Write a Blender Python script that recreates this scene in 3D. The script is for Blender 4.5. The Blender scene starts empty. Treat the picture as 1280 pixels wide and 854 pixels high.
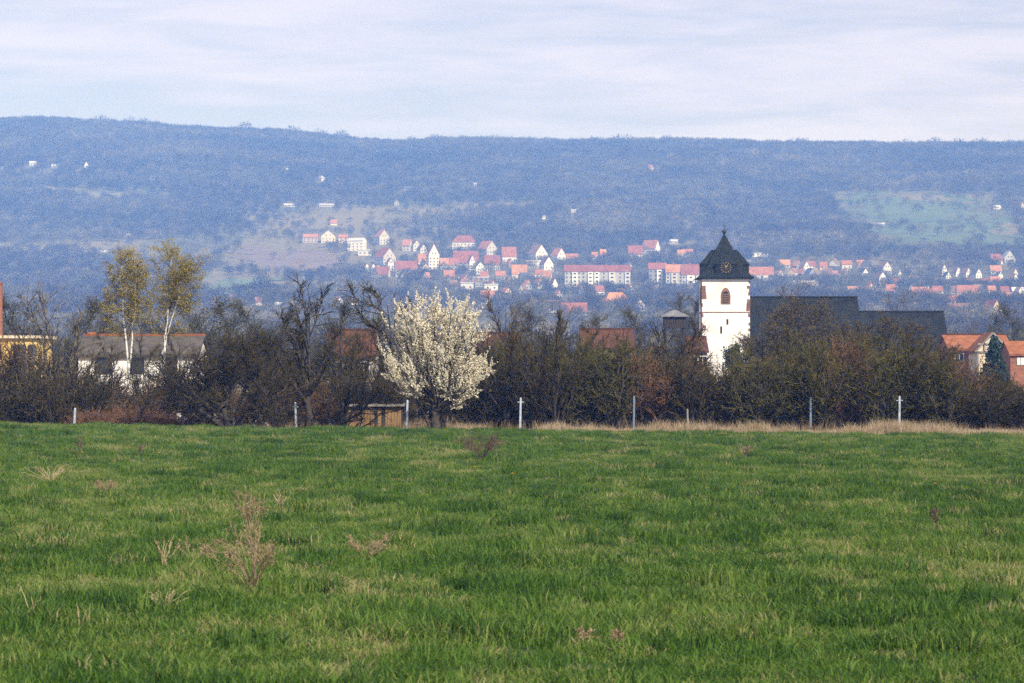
import bpy, math, random
import numpy as np
from mathutils import Vector, Matrix, Euler

R = math.radians
scene = bpy.context.scene
COL = scene.collection

# ------------------------------------------------------------------ camera
F, YH, ZC = 100 / 36 * 1280, 461.0, 3.1       # focal length in photo pixels, eye-level row, eye height
cam_d = bpy.data.cameras.new('camera'); cam = bpy.data.objects.new('camera', cam_d); COL.objects.link(cam)
cam_d.lens, cam_d.sensor_width = 100, 36
cam_d.shift_y = (YH - 427) / 1280
cam_d.clip_start, cam_d.clip_end = 0.5, 20000
cam.location = (0, 0, ZC); cam.rotation_euler = (R(90), 0, 0)
cam_d.dof.use_dof = True; cam_d.dof.focus_distance = 190; cam_d.dof.aperture_fstop = 6.3
scene.camera = cam

# ------------------------------------------------------------------ sky and sun
SUN_AZ, SUN_EL = R(147), R(37)                # behind the camera, to the right
world = bpy.data.worlds.new('World'); scene.world = world; world.use_nodes = True
nt = world.node_tree; nt.nodes.clear()
def N(t, typ, **kw):
    n = t.nodes.new(typ)
    for k, v in kw.items():
        if k.startswith('i_'): n.inputs[k[2:].replace('_', ' ')].default_value = v
        else: setattr(n, k, v)
    return n
sky = N(nt, 'ShaderNodeTexSky', sky_type='NISHITA', sun_disc=False, sun_elevation=SUN_EL, sun_rotation=SUN_AZ,
        air_density=1.0, dust_density=1.5, ozone_density=1.2)
tc = N(nt, 'ShaderNodeTexCoord')
mp = N(nt, 'ShaderNodeMapping'); mp.inputs['Scale'].default_value = (1.6, 1.6, 9.0)
nz = N(nt, 'ShaderNodeTexNoise', i_Scale=2.4, i_Detail=8.0, i_Roughness=0.55, i_Distortion=0.5)
mp2 = N(nt, 'ShaderNodeMapping'); mp2.inputs['Scale'].default_value = (7, 7, 55)
nz2 = N(nt, 'ShaderNodeTexNoise', i_Scale=1.5, i_Detail=6.0, i_Roughness=0.6, i_Distortion=0.4)
mix2 = N(nt, 'ShaderNodeMath', operation='MULTIPLY_ADD'); mix2.inputs[1].default_value = 0.8
ramp = N(nt, 'ShaderNodeValToRGB'); ramp.color_ramp.elements[0].position = 0.72; ramp.color_ramp.elements[1].position = 1.16
ramp.color_ramp.elements[0].position = 0.74; ramp.color_ramp.elements[1].position = 1.02
ramp.color_ramp.elements[0].color = (0.36, 0.36, 0.36, 1); ramp.color_ramp.elements[1].color = (0.97, 0.97, 0.97, 1)
cl = N(nt, 'ShaderNodeMix', data_type='RGBA'); cl.inputs['B'].default_value = (6.1, 5.95, 7.9, 1)
bg = N(nt, 'ShaderNodeBackground', i_Strength=0.1); wo = N(nt, 'ShaderNodeOutputWorld')
L = nt.links.new
L(tc.outputs['Generated'], mp.inputs[0]); L(mp.outputs[0], nz.inputs['Vector'])
L(tc.outputs['Generated'], mp2.inputs[0]); L(mp2.outputs[0], nz2.inputs['Vector'])
L(nz2.outputs[0], mix2.inputs[0]); L(nz.outputs[0], mix2.inputs[2]); L(mix2.outputs[0], ramp.inputs[0])
dim = N(nt, 'ShaderNodeVectorMath', operation='MULTIPLY'); dim.inputs[1].default_value = (0.78, 0.72, 0.86); L(sky.outputs[0], dim.inputs[0]); L(dim.outputs[0], cl.inputs['A']); L(ramp.outputs[0], cl.inputs['Factor']); L(cl.outputs['Result'], bg.inputs['Color']); L(bg.outputs[0], wo.inputs[0])

sun_d = bpy.data.lights.new('sun', 'SUN'); sun = bpy.data.objects.new('sun', sun_d); COL.objects.link(sun)
sun_d.energy = 4.6; sun_d.angle = R(0.6); sun_d.color = (1.0, 0.95, 0.86)
to_sun = Vector((math.sin(SUN_AZ) * math.cos(SUN_EL), math.cos(SUN_AZ) * math.cos(SUN_EL), math.sin(SUN_EL)))
sun.rotation_euler = to_sun.to_track_quat('Z', 'Y').to_euler(); sun.location = (60, -80, 120)

vs = scene.view_settings
vs.view_transform = 'Standard'; vs.look = 'None'; vs.exposure = 0.42; vs.gamma = 1.0; vs.use_curve_mapping = False
cy = scene.cycles
cy.use_denoising = False
cy.max_bounces = 6; cy.diffuse_bounces = 2; cy.glossy_bounces = 2; cy.transmission_bounces = 3; cy.volume_bounces = 0
cy.transparent_max_bounces = 4; cy.use_adaptive_sampling = False

HAZE_DENSITY, HAZE_COLOR = 0.00024, (0.18, 0.38, 1.0, 1)

# ------------------------------------------------------------------ helpers
rng = np.random.default_rng(11)
def lattice(seed): return np.random.default_rng(seed).random((64, 64))
_LAT = [lattice(s) for s in range(40, 46)]
def vnoise(x, y, s=0):
    x = np.asarray(x, float); y = np.asarray(y, float); g = _LAT[s % 6]
    xi = np.floor(x).astype(int); yi = np.floor(y).astype(int); fx = x - xi; fy = y - yi
    fx = fx * fx * (3 - 2 * fx); fy = fy * fy * (3 - 2 * fy)
    a = g[xi % 64, yi % 64]; b = g[(xi + 1) % 64, yi % 64]; c = g[xi % 64, (yi + 1) % 64]; d = g[(xi + 1) % 64, (yi + 1) % 64]
    return (a * (1 - fx) + b * fx) * (1 - fy) + (c * (1 - fx) + d * fx) * fy
def fbm(x, y, s=0, o=4):
    v = 0; a = 0.5
    for i in range(o): v = v + a * vnoise(np.asarray(x) * 2 ** i + 7.3 * i, np.asarray(y) * 2 ** i + 3.1 * i, s + i); a *= 0.5
    return v / (1 - 0.5 ** o)
def sstep(a, b, x):
    t = np.clip((np.asarray(x, float) - a) / (b - a), 0, 1); return t * t * (3 - 2 * t)

# the lie of the land -------------------------------------------------------
_ty = np.arange(-400, 9001, 10.0)
_tz = np.interp(_ty, [0, 700, 1000, 1400, 1800, 2400, 2800, 3200, 3800, 4300, 4700, 6000, 9000],
                [0, 0, 3, 16, 35, 71, 108, 163, 262, 338, 341, 325, 300])
_k = np.exp(-np.linspace(-2.5, 2.5, 31) ** 2); _k /= _k.sum()
_tz = np.convolve(np.pad(_tz, 15, mode='edge'), _k, 'valid')
_tz[_ty < 600] = 0
SKY_PX = np.array([-400, 0, 70, 150, 230, 300, 350, 400, 450, 500, 580, 700, 850, 950, 1100, 1200, 1280, 1700])
SKY_PY = np.array([150, 150, 148, 153, 159, 162, 164, 170, 175, 177, 173, 176, 175, 179, 180, 179, 179, 176])
_rx = (SKY_PX - 640) * 4350 / F
_rz = (ZC + (YH - SKY_PY - 7) * 4350 / F) / 341.0
def terrain(X, Y):
    X = np.asarray(X, float); Y = np.asarray(Y, float)
    z = np.interp(Y, _ty, _tz)
    s = np.interp(X, _rx, _rz)
    z = z * (1 + (s - 1) * sstep(2400, 4200, Y))
    z = z + (fbm(X / 420 + 9, Y / 420 + 4, 1, 3) - 0.5) * 34 * sstep(1500, 3000, Y) * (1 - sstep(3700, 4200, Y))
    z = z + (fbm(X / 90, Y / 90, 2, 3) - 0.5) * 5 * sstep(900, 2000, Y)
    a = np.interp(X, [-60, -25, 0, 25, 60], [0.75, 0.36, -0.05, -0.31, -0.6])
    f = np.interp(X, [-60, -25, 0, 25, 60], [-0.6, -0.6, -0.3, -0.36, -0.6])
    near = a * np.clip(Y, -40, 140) / 140
    zz = near + (f - a) * sstep(138, 149, Y)
    zz = zz * (1 - sstep(160, 280, Y)) + (fbm(X / 6, Y / 6, 3, 2) - 0.5) * 0.16 * (1 - sstep(138, 150, Y)) * sstep(-5, 20, np.abs(Y))
    return z + zz
def ground_at(px, py):
    """the nearest point of the ground that the photo shows in column px, row py"""
    Y = np.concatenate([np.arange(20, 200, .25), np.arange(200, 5000, 2.0)])
    X = (px - 640) * Y / F
    row = YH - (terrain(X, Y) - ZC) * F / Y
    i = np.argmax(row <= py)
    return float(X[i]), float(Y[i]), float(terrain(X[i], Y[i]))
def tz(x, y): return float(terrain(x, y))
def PX(px, Y): return (px - 640) * Y / F
def PZ(py, Y): return ZC + (YH - py) * Y / F

# meshes ----------------------------------------------------------------------
def link(o, parent=None):
    COL.objects.link(o)
    if parent is not None: o.parent = parent
    return o
def mesh_np(name, v, f, mats=None, smooth=False, midx=None):
    me = bpy.data.meshes.new(name)
    v = np.ascontiguousarray(v, dtype=np.float32)
    groups = f if isinstance(f, list) else [f]
    me.vertices.add(len(v)); me.vertices.foreach_set('co', v.ravel())
    loops = np.concatenate([g.ravel() for g in groups]).astype(np.int32)
    tot = np.concatenate([np.full(len(g), g.shape[1]) for g in groups]).astype(np.int32)
    st = np.concatenate([[0], np.cumsum(tot)[:-1]]).astype(np.int32)
    me.loops.add(len(loops)); me.loops.foreach_set('vertex_index', loops)
    me.polygons.add(len(tot)); me.polygons.foreach_set('loop_start', st); me.polygons.foreach_set('loop_total', tot)
    if midx is not None: me.polygons.foreach_set('material_index', np.asarray(midx, dtype=np.int32))
    me.polygons.foreach_set('use_smooth', np.full(len(tot), smooth))
    me.update(calc_edges=True)
    for m in (mats if isinstance(mats, (list, tuple)) else [mats]):
        if m is not None: me.materials.append(m)
    return me
class MB:
    """collects plain shapes into one mesh"""
    def __init__(s): s.v = []; s.f = []
    def poly(s, vs, fs):
        b = len(s.v); s.v += [tuple(p) for p in vs]; s.f += [tuple(b + i for i in q) for q in fs]; return s
    def box(s, x0, x1, y0, y1, z0, z1):
        return s.poly([(x0, y0, z0), (x1, y0, z0), (x1, y1, z0), (x0, y1, z0), (x0, y0, z1), (x1, y0, z1), (x1, y1, z1), (x0, y1, z1)],
                      [(0, 3, 2, 1), (4, 5, 6, 7), (0, 1, 5, 4), (1, 2, 6, 5), (2, 3, 7, 6), (3, 0, 4, 7)])
    def rings(s, rings, cap=True):
        n = len(rings[0]); vs = [p for r in rings for p in r]; fs = []
        for k in range(len(rings) - 1):
            for i in range(n):
                j = (i + 1) % n; fs.append((k * n + i, k * n + j, (k + 1) * n + j, (k + 1) * n + i))
        if cap: fs.append(tuple(reversed(range(n)))); fs.append(tuple((len(rings) - 1) * n + i for i in range(n)))
        return s.poly(vs, fs)
    def lathe(s, prof, n=10, c=(0, 0)):
        return s.rings([[(c[0] + r * math.cos(2 * math.pi * i / n), c[1] + r * math.sin(2 * math.pi * i / n), z) for i in range(n)] for r, z in prof])
    def tube(s, p, q, r, r2=None, n=6):
        p, q = Vector(p), Vector(q); d = (q - p).normalized(); u = d.orthogonal().normalized(); w = d.cross(u); r2 = r if r2 is None else r2
        return s.rings([[c + (u * math.cos(2 * math.pi * i / n) + w * math.sin(2 * math.pi * i / n)) * rr for i in range(n)] for c, rr in ((p, r), (q, r2))])
    def build(s, name, mat, parent=None, smooth=False):
        me = bpy.data.meshes.new(name); me.from_pydata(s.v, [], s.f); me.update()
        me.materials.append(mat)
        if smooth: me.polygons.foreach_set('use_smooth', [True] * len(me.polygons))
        return link(bpy.data.objects.new(name, me), parent)
def tag(o, label=None, cat=None, group=None, kind=None):
    if label: o['label'] = label
    if cat: o['category'] = cat
    if group: o['group'] = group
    if kind: o['kind'] = kind
    return o
def thing(name, label, cat, loc, rz=0.0, group=None):
    o = link(bpy.data.objects.new(name, None)); o.empty_display_size = 0.5
    o.location = loc; o.rotation_euler = (0, 0, rz)
    return tag(o, label, cat, group)
def copy_tree(o, loc, rz, sc, label, group=None, cat=None):
    c = o.copy(); COL.objects.link(c); c.location = loc; c.rotation_euler = (0, 0, rz); c.scale = sc if isinstance(sc, tuple) else (sc,) * 3
    tag(c, label, cat, group)
    for ch in o.children:
        d = ch.copy(); COL.objects.link(d); d.parent = c
        for g in ch.children:
            e = g.copy(); COL.objects.link(e); e.parent = d
    return c

# materials ------------------------------------------------------------------
def mat(name, col, col2=None, scale=3.0, rough=0.85, bump=0.0, bump_scale=None, detail=5.0, spec=0.3, transl=0.0, coords='Object', ramp_pos=(0.35, 0.65), mapscale=None):
    m = bpy.data.materials.new(name); m.use_nodes = True; t = m.node_tree; p = t.nodes['Principled BSDF']
    p.inputs['Roughness'].default_value = rough; p.inputs['Specular IOR Level'].default_value = spec
    tcn = N(t, 'ShaderNodeTexCoord'); vec = tcn.outputs['Object']
    if coords == 'World': vec = N(t, 'ShaderNodeNewGeometry').outputs['Position']
    if mapscale:
        mpn = N(t, 'ShaderNodeMapping'); mpn.inputs['Scale'].default_value = mapscale; t.links.new(vec, mpn.inputs[0]); vec = mpn.outputs[0]
    if col2 is None: p.inputs['Base Color'].default_value = (*col, 1)
    else:
        n = N(t, 'ShaderNodeTexNoise', i_Scale=scale, i_Detail=detail, i_Roughness=0.6); t.links.new(vec, n.inputs['Vector'])
        r = N(t, 'ShaderNodeValToRGB'); e = r.color_ramp.elements
        e[0].position, e[1].position = ramp_pos; e[0].color = (*col, 1); e[1].color = (*col2, 1)
        t.links.new(n.outputs[0], r.inputs[0]); t.links.new(r.outputs[0], p.inputs['Base Color'])
    if bump:
        n2 = N(t, 'ShaderNodeTexNoise', i_Scale=bump_scale or scale * 4, i_Detail=6.0); t.links.new(vec, n2.inputs['Vector'])
        b = N(t, 'ShaderNodeBump', i_Strength=bump, i_Distance=0.05); t.links.new(n2.outputs[0], b.inputs['Height']); t.links.new(b.outputs[0], p.inputs['Normal'])
    if transl:
        out = t.nodes['Material Output']; tr = N(t, 'ShaderNodeBsdfTranslucent'); mx = N(t, 'ShaderNodeMixShader'); mx.inputs[0].default_value = transl
        if p.inputs['Base Color'].is_linked: t.links.new(p.inputs['Base Color'].links[0].from_socket, tr.inputs[0])
        else: tr.inputs[0].default_value = (*col, 1)
        t.links.new(p.outputs[0], mx.inputs[1]); t.links.new(tr.outputs[0], mx.inputs[2]); t.links.new(mx.outputs[0], out.inputs['Surface'])
    return m
def tint_mat(name, stops, rough=0.7, transl=0.3, spec=0.2, fine=0.0, fine_scale=9.0):
    """colour picked per instance by its own 'tint' value"""
    m = bpy.data.materials.new(name); m.use_nodes = True; t = m.node_tree; p = t.nodes['Principled BSDF']
    p.inputs['Roughness'].default_value = rough; p.inputs['Specular IOR Level'].default_value = spec
    a = N(t, 'ShaderNodeAttribute', attribute_type='INSTANCER', attribute_name='tint')
    b = N(t, 'ShaderNodeAttribute', attribute_type='GEOMETRY', attribute_name='vary')
    ad = N(t, 'ShaderNodeMath', operation='ADD'); t.links.new(a.outputs['Fac'], ad.inputs[0]); t.links.new(b.outputs['Fac'], ad.inputs[1])
    r = N(t, 'ShaderNodeValToRGB'); cr = r.color_ramp
    for i, (pos, c) in enumerate(stops):
        e = cr.elements[i] if i < 2 else cr.elements.new(pos)
        e.position = pos; e.color = (*c, 1)
    t.links.new(ad.outputs[0], r.inputs[0]); t.links.new(r.outputs[0], p.inputs['Base Color'])
    if transl:
        out = t.nodes['Material Output']; tr = N(t, 'ShaderNodeBsdfTranslucent'); mx = N(t, 'ShaderNodeMixShader'); mx.inputs[0].default_value = transl
        t.links.new(r.outputs[0], tr.inputs[0]); t.links.new(p.outputs[0], mx.inputs[1]); t.links.new(tr.outputs[0], mx.inputs[2]); t.links.new(mx.outputs[0], out.inputs['Surface'])
    return m
def tile_mat(name, c1, c2, rows=3.2, rough=0.8):
    m = mat(name, c1, c2, scale=0.9, rough=rough, detail=8.0); t = m.node_tree; p = t.nodes['Principled BSDF']
    tcn = N(t, 'ShaderNodeTexCoord')
    w = N(t, 'ShaderNodeTexWave', wave_type='BANDS', bands_direction='Z', wave_profile='SAW', i_Scale=rows); t.links.new(tcn.outputs['Object'], w.inputs[0])
    w2 = N(t, 'ShaderNodeTexWave', wave_type='BANDS', bands_direction='X', i_Scale=rows * 1.2); t.links.new(tcn.outputs['Object'], w2.inputs[0])
    ad = N(t, 'ShaderNodeMath', operation='MULTIPLY_ADD'); ad.inputs[1].default_value = 0.6
    t.links.new(w2.outputs['Fac'], ad.inputs[0]); t.links.new(w.outputs['Fac'], ad.inputs[2])
    b = N(t, 'ShaderNodeBump', i_Strength=0.6, i_Distance=0.06); t.links.new(ad.outputs[0], b.inputs['Height']); t.links.new(b.outputs[0], p.inputs['Normal'])
    return m

M = {}
M['bark'] = mat('dark_bark', (0.028, 0.022, 0.017), (0.075, 0.06, 0.045), 6, bump=0.6)
M['twig'] = mat('dark_twig', (0.010, 0.008, 0.003), (0.085, 0.064, 0.020), 3.0, ramp_pos=(.40, .64))
M['twig_grey'] = mat('grey_twig', (0.035, 0.03, 0.02), (0.17, 0.14, 0.09), 3.0, ramp_pos=(.40, .62))
M['twig_olive'] = mat('olive_twig', (0.012, 0.012, 0.003), (0.125, 0.105, 0.026), 2.6, ramp_pos=(.40, .64))
M['twig_russet'] = mat('russet_twig', (0.10, 0.05, 0.025), (0.20, 0.105, 0.05), 1.5)
M['bud_olive'] = mat('olive_bud', (0.06, 0.065, 0.010), (0.14, 0.13, 0.022), 1.0, transl=0.25)
M['bud_brown'] = mat('brown_bud', (0.12, 0.075, 0.03), (0.19, 0.12, 0.045), 1.0, transl=0.25)
M['birch_leaf'] = mat('birch_catkin', (0.32, 0.25, 0.04), (0.48, 0.38, 0.08), 0.8, transl=0.3)
M['birch_bark'] = mat('birch_bark', (0.62, 0.60, 0.55), (0.10, 0.09, 0.08), 2.2, ramp_pos=(0.55, 0.68), mapscale=(1, 1, 3))
M['blossom'] = mat('blossom', (0.85, 0.76, 0.53), (0.94, 0.89, 0.72), 5.0, transl=0.35)
M['needle'] = mat('fir_needle', (0.015, 0.04, 0.03), (0.04, 0.08, 0.055), 2.0)
M['ivy'] = mat('ivy_leaf', (0.02, 0.04, 0.012), (0.05, 0.08, 0.025), 2.0)
M['straw'] = mat('dry_stalk', (0.38, 0.29, 0.15), (0.55, 0.44, 0.26), 3.0, transl=0.2)
M['dead_weed'] = mat('dead_weed', (0.21, 0.15, 0.08), (0.36, 0.27, 0.15), 6.0, transl=0.1)
M['weed_dark'] = mat('dark_bramble', (0.07, 0.045, 0.035), (0.16, 0.10, 0.07), 5.0)
M['concrete'] = mat('pale_concrete', (0.26, 0.31, 0.36), (0.44, 0.50, 0.56), 5.0, bump=0.2)
M['concrete_dark'] = mat('dark_concrete', (0.10, 0.14, 0.18), (0.17, 0.22, 0.28), 5.0)  # darker, bluer tone of the post concrete
M['wire'] = mat('fence_wire', (0.06, 0.06, 0.055), rough=0.6)
M['plaster'] = mat('white_plaster', (0.56, 0.53, 0.48), (0.76, 0.745, 0.71), 0.35, bump=0.25, detail=9.0, ramp_pos=(.28, .5))
M['sandstone'] = mat('red_sandstone', (0.11, 0.05, 0.035), (0.25, 0.13, 0.09), 2.5, bump=0.3)
M['slate'] = mat('dark_slate', (0.005, 0.008, 0.009), (0.016, 0.022, 0.023), 1.6, rough=0.7, spec=.15, bump=0.5, bump_scale=9, mapscale=(1, 1, 2.5))
M['slate_old'] = mat('weathered_slate', (0.008, 0.011, 0.012), (0.026, 0.029, 0.028), 0.7, rough=0.8, spec=.1, bump=0.5, bump_scale=7, detail=8)
M['black'] = mat('dark_opening', (0.012, 0.010, 0.010), rough=0.6)
M['gold'] = mat('gilded_clock', (0.36, 0.27, 0.08), rough=0.5)
M['iron'] = mat('dark_iron', (0.03, 0.03, 0.03), rough=0.5)
M['tile'] = tile_mat('orange_tile', (0.24, 0.078, 0.03), (0.38, 0.15, 0.06))
M['tile_rust'] = tile_mat('rust_tile', (0.075, 0.030, 0.014), (0.14, 0.056, 0.026))
M['tile_grey'] = tile_mat('grey_fibre_roof', (0.065, 0.058, 0.045), (0.13, 0.11, 0.085))
M['yellow'] = mat('yellow_render', (0.62, 0.42, 0.12), (0.72, 0.52, 0.18), 0.8)
M['cream'] = mat('cream_render', (0.62, 0.52, 0.36), (0.72, 0.62, 0.46), 0.6)
M['brick'] = mat('red_brick', (0.20, 0.08, 0.05), (0.34, 0.15, 0.09), 3.0, bump=0.3, mapscale=(1, 1, 3))
M['timber'] = mat('grey_timber', (0.16, 0.15, 0.13), (0.30, 0.28, 0.25), 3.0)
M['board'] = mat('brown_boards', (0.16, 0.095, 0.04), (0.30, 0.19, 0.08), 2.5, bump=0.3, mapscale=(4, 4, 0.6))
M['board_dark'] = mat('tarred_boards', (0.02, 0.017, 0.015), (0.05, 0.042, 0.036), 3.0, mapscale=(4, 4, 0.6))
M['glass'] = mat('window_glass', (0.02, 0.025, 0.03), rough=0.12, spec=0.6)
M['frame'] = mat('white_frame', (0.7, 0.7, 0.68), rough=0.5)
M['metal_roof'] = mat('pale_metal_roof', (0.12, 0.12, 0.12), (0.22, 0.22, 0.215), 2.0, rough=0.7)
M['rubble'] = mat('grey_stone', (0.22, 0.19, 0.16), (0.42, 0.38, 0.32), 3.0, bump=0.5)
M['dandelion'] = mat('yellow_petal', (0.75, 0.42, 0.02), (0.8, 0.52, 0.04), 8.0)
M['f_white'] = mat('far_white_wall', (0.62, 0.60, 0.55), (0.74, 0.72, 0.68), 0.3)
M['f_cream'] = mat('far_cream_wall', (0.48, 0.39, 0.29), (0.58, 0.49, 0.38), 0.3)
M['f_grey'] = mat('far_grey_wall', (0.30, 0.30, 0.30), (0.42, 0.42, 0.41), 0.3)
M['f_red'] = mat('far_red_roof', (0.26, 0.10, 0.05), (0.42, 0.18, 0.09), 0.35)
M['f_orange'] = mat('far_orange_roof', (0.36, 0.13, 0.055), (0.46, 0.20, 0.10), 0.35)
M['f_brown'] = mat('far_brown_roof', (0.14, 0.085, 0.06), (0.24, 0.14, 0.10), 0.35)
M['f_slate'] = mat('far_slate_roof', (0.05, 0.055, 0.06), (0.10, 0.10, 0.11), 0.35)
M['f_pale'] = mat('far_pale_roof', (0.38, 0.38, 0.38), (0.52, 0.52, 0.52), 0.35)
M['f_dark'] = mat('far_window', (0.03, 0.035, 0.04), rough=0.3)

for k in [k for k in M if k.startswith('f_') and k != 'f_dark']:      # every house a little different in age and colour
    t = M[k].node_tree; p = t.nodes['Principled BSDF']; src = p.inputs['Base Color'].links[0].from_socket
    oi = N(t, 'ShaderNodeObjectInfo'); hs = N(t, 'ShaderNodeHueSaturation'); mr = N(t, 'ShaderNodeMapRange', i_To_Min=0.62, i_To_Max=1.18)
    mh = N(t, 'ShaderNodeMath', operation='MULTIPLY_ADD'); mh.inputs[1].default_value = 0.03; mh.inputs[2].default_value = 0.485
    t.links.new(oi.outputs['Random'], mr.inputs[0]); t.links.new(mr.outputs[0], hs.inputs['Value']); t.links.new(oi.outputs['Random'], mh.inputs[0]); t.links.new(mh.outputs[0], hs.inputs['Hue'])
    t.links.new(src, hs.inputs['Color']); t.links.new(hs.outputs[0], p.inputs['Base Color'])

# ================================================================== the ground
def make_ground():
    ys = np.concatenate([np.arange(-120, 20, 10), np.arange(20, 136, 4), np.arange(136, 156, 1.0), np.arange(156, 300, 8),
                         np.arange(300, 1000, 35), np.arange(1000, 4700, 25), np.arange(4700, 8001, 150)])
    us = np.linspace(-1, 1, 221); us = np.sign(us) * (0.45 * np.abs(us) + 0.55 * np.abs(us) ** 2.2)
    YY, UU = np.meshgrid(ys, us, indexing='ij'); XX = UU * (75 + 0.60 * np.abs(YY))
    ZZ = terrain(XX, YY)
    v = np.stack([XX, YY, ZZ], -1).reshape(-1, 3)
    nr, nc = XX.shape; i = np.arange(nr - 1)[:, None] * nc + np.arange(nc - 1)[None]
    f = np.stack([i, i + 1, i + nc + 1, i + nc], -1).reshape(-1, 4)
    m = bpy.data.materials.new('ground_cover'); m.use_nodes = True; t = m.node_tree; p = t.nodes['Principled BSDF']; p.inputs['Roughness'].default_value = 0.95
    p.inputs['Specular IOR Level'].default_value = 0.1
    at = N(t, 'ShaderNodeAttribute', attribute_name='land'); g = N(t, 'ShaderNodeNewGeometry')
    n1 = N(t, 'ShaderNodeTexNoise', i_Scale=0.5, i_Detail=8.0); t.links.new(g.outputs['Position'], n1.inputs['Vector'])
    mr = N(t, 'ShaderNodeMapRange', i_From_Min=0.3, i_From_Max=0.7, i_To_Min=0.7, i_To_Max=1.3); t.links.new(n1.outputs[0], mr.inputs[0])
    vm = N(t, 'ShaderNodeVectorMath', operation='SCALE'); t.links.new(at.outputs['Color'], vm.inputs[0]); t.links.new(mr.outputs[0], vm.inputs['Scale'])
    t.links.new(vm.outputs[0], p.inputs['Base Color'])
    me = mesh_np('ground', v, f, m, smooth=True)
    X, Y = v[:, 0], v[:, 1]
    c = np.zeros((len(v), 4), np.float32); c[:, 3] = 1
    field = np.array([0.040, 0.062, 0.016]); yard = np.array([0.12, 0.10, 0.055]); hillA = np.array([0.10, 0.10, 0.045]); hillB = np.array([0.17, 0.15, 0.08])
    h = sstep(0.40, 0.62, fbm(X / 160, Y / 160, 4, 4))[:, None]
    col = hillA * (1 - h) + hillB * h
    k = sstep(250, 500, Y)[:, None]; col = yard * (1 - k) + col * k
    k = sstep(139, 143, Y)[:, None]; col = field * (1 - k) + col * k
    c[:, :3] = col
    a = me.color_attributes.new('land', 'FLOAT_COLOR', 'POINT'); a.data.foreach_set('color', c.ravel())
    o = link(bpy.data.objects.new('ground', me)); tag(o, kind='structure')
make_ground()

PATCHES = []   # (polygon in plan) kept free of trees
def inside(poly, X, Y):
    r = np.zeros(np.shape(X), bool); n = len(poly)
    for i in range(n):
        (x0, y0), (x1, y1) = poly[i], poly[(i + 1) % n]
        c = ((y0 > Y) != (y1 > Y)) & (X < (x1 - x0) * (Y - y0) / ((y1 - y0) if y1 != y0 else 1e-9) + x0)
        r ^= c
    return r
def patch(name, quad_px, c1, c2, lift=0.6, n=60, scale=0.02):
    P = [ground_at(*q)[:2] for q in quad_px]
    PATCHES.append(P)
    u, w = np.meshgrid(np.linspace(0, 1, n), np.linspace(0, 1, n))
    P = np.array(P)
    A = P[0][None, None] * ((1 - u) * (1 - w))[..., None] + P[1] * (u * (1 - w))[..., None] + P[2] * (u * w)[..., None] + P[3] * ((1 - u) * w)[..., None]
    wob = 1 - (2 * np.abs(u - .5)) ** 2
    A += np.stack([fbm(A[..., 1] / 50 + 5, A[..., 0] / 50, 3) - .5, fbm(A[..., 0] / 60, A[..., 1] / 60, 2) - .5], -1) * 90
    e = np.minimum(np.minimum(u, 1 - u), np.minimum(w, 1 - w)) / .5 - .55 * sstep(.3, .75, fbm(A[..., 0] / 35, A[..., 1] / 35, 4, 3))
    Z = terrain(A[..., 0], A[..., 1]) + np.where(e > -.12, lift, -2.5)
    v = np.concatenate([A, Z[..., None]], -1).reshape(-1, 3)
    i = np.arange(n - 1)[:, None] * n + np.arange(n - 1)[None]
    f = np.stack([i, i + 1, i + n + 1, i + n], -1).reshape(-1, 4)
    o = link(bpy.data.objects.new(name, mesh_np(name, v, f, mat(name, c1, c2, scale, coords='World', rough=0.95), smooth=True)))
    tag(o, kind='structure')
patch('meadow', [(1110, 314), (1295, 318), (1245, 245), (1030, 238)], (0.065, 0.10, 0.04), (0.10, 0.135, 0.06))
patch('meadow', [(240, 378), (350, 372), (352, 350), (245, 345)], (0.08, 0.12, 0.045), (0.12, 0.165, 0.07))
patch('ploughed_field', [(275, 338), (430, 336), (400, 309), (290, 307)], (0.14, 0.105, 0.075), (0.18, 0.135, 0.10))
patch('meadow', [(30, 243), (210, 249), (200, 241), (25, 236)], (0.12, 0.13, 0.08), (0.16, 0.16, 0.10))

def haze():
    b = MB().box(-5600, 5600, -160, 8060, -2.2, 432)
    m = bpy.data.materials.new('blue_haze'); m.use_nodes = True; t = m.node_tree; t.nodes.clear()
    pv = N(t, 'ShaderNodeVolumePrincipled'); pv.inputs['Density'].default_value = HAZE_DENSITY; pv.inputs['Color'].default_value = HAZE_COLOR
    pv.inputs['Anisotropy'].default_value = -0.3; pv.inputs['Absorption Color'].default_value = (1, 1, 1, 1)
    o = N(t, 'ShaderNodeOutputMaterial'); t.links.new(pv.outputs[0], o.inputs['Volume'])
    tag(b.build('haze', m), 'pale blue spring haze lying over the valley', 'haze', kind='stuff')

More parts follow.
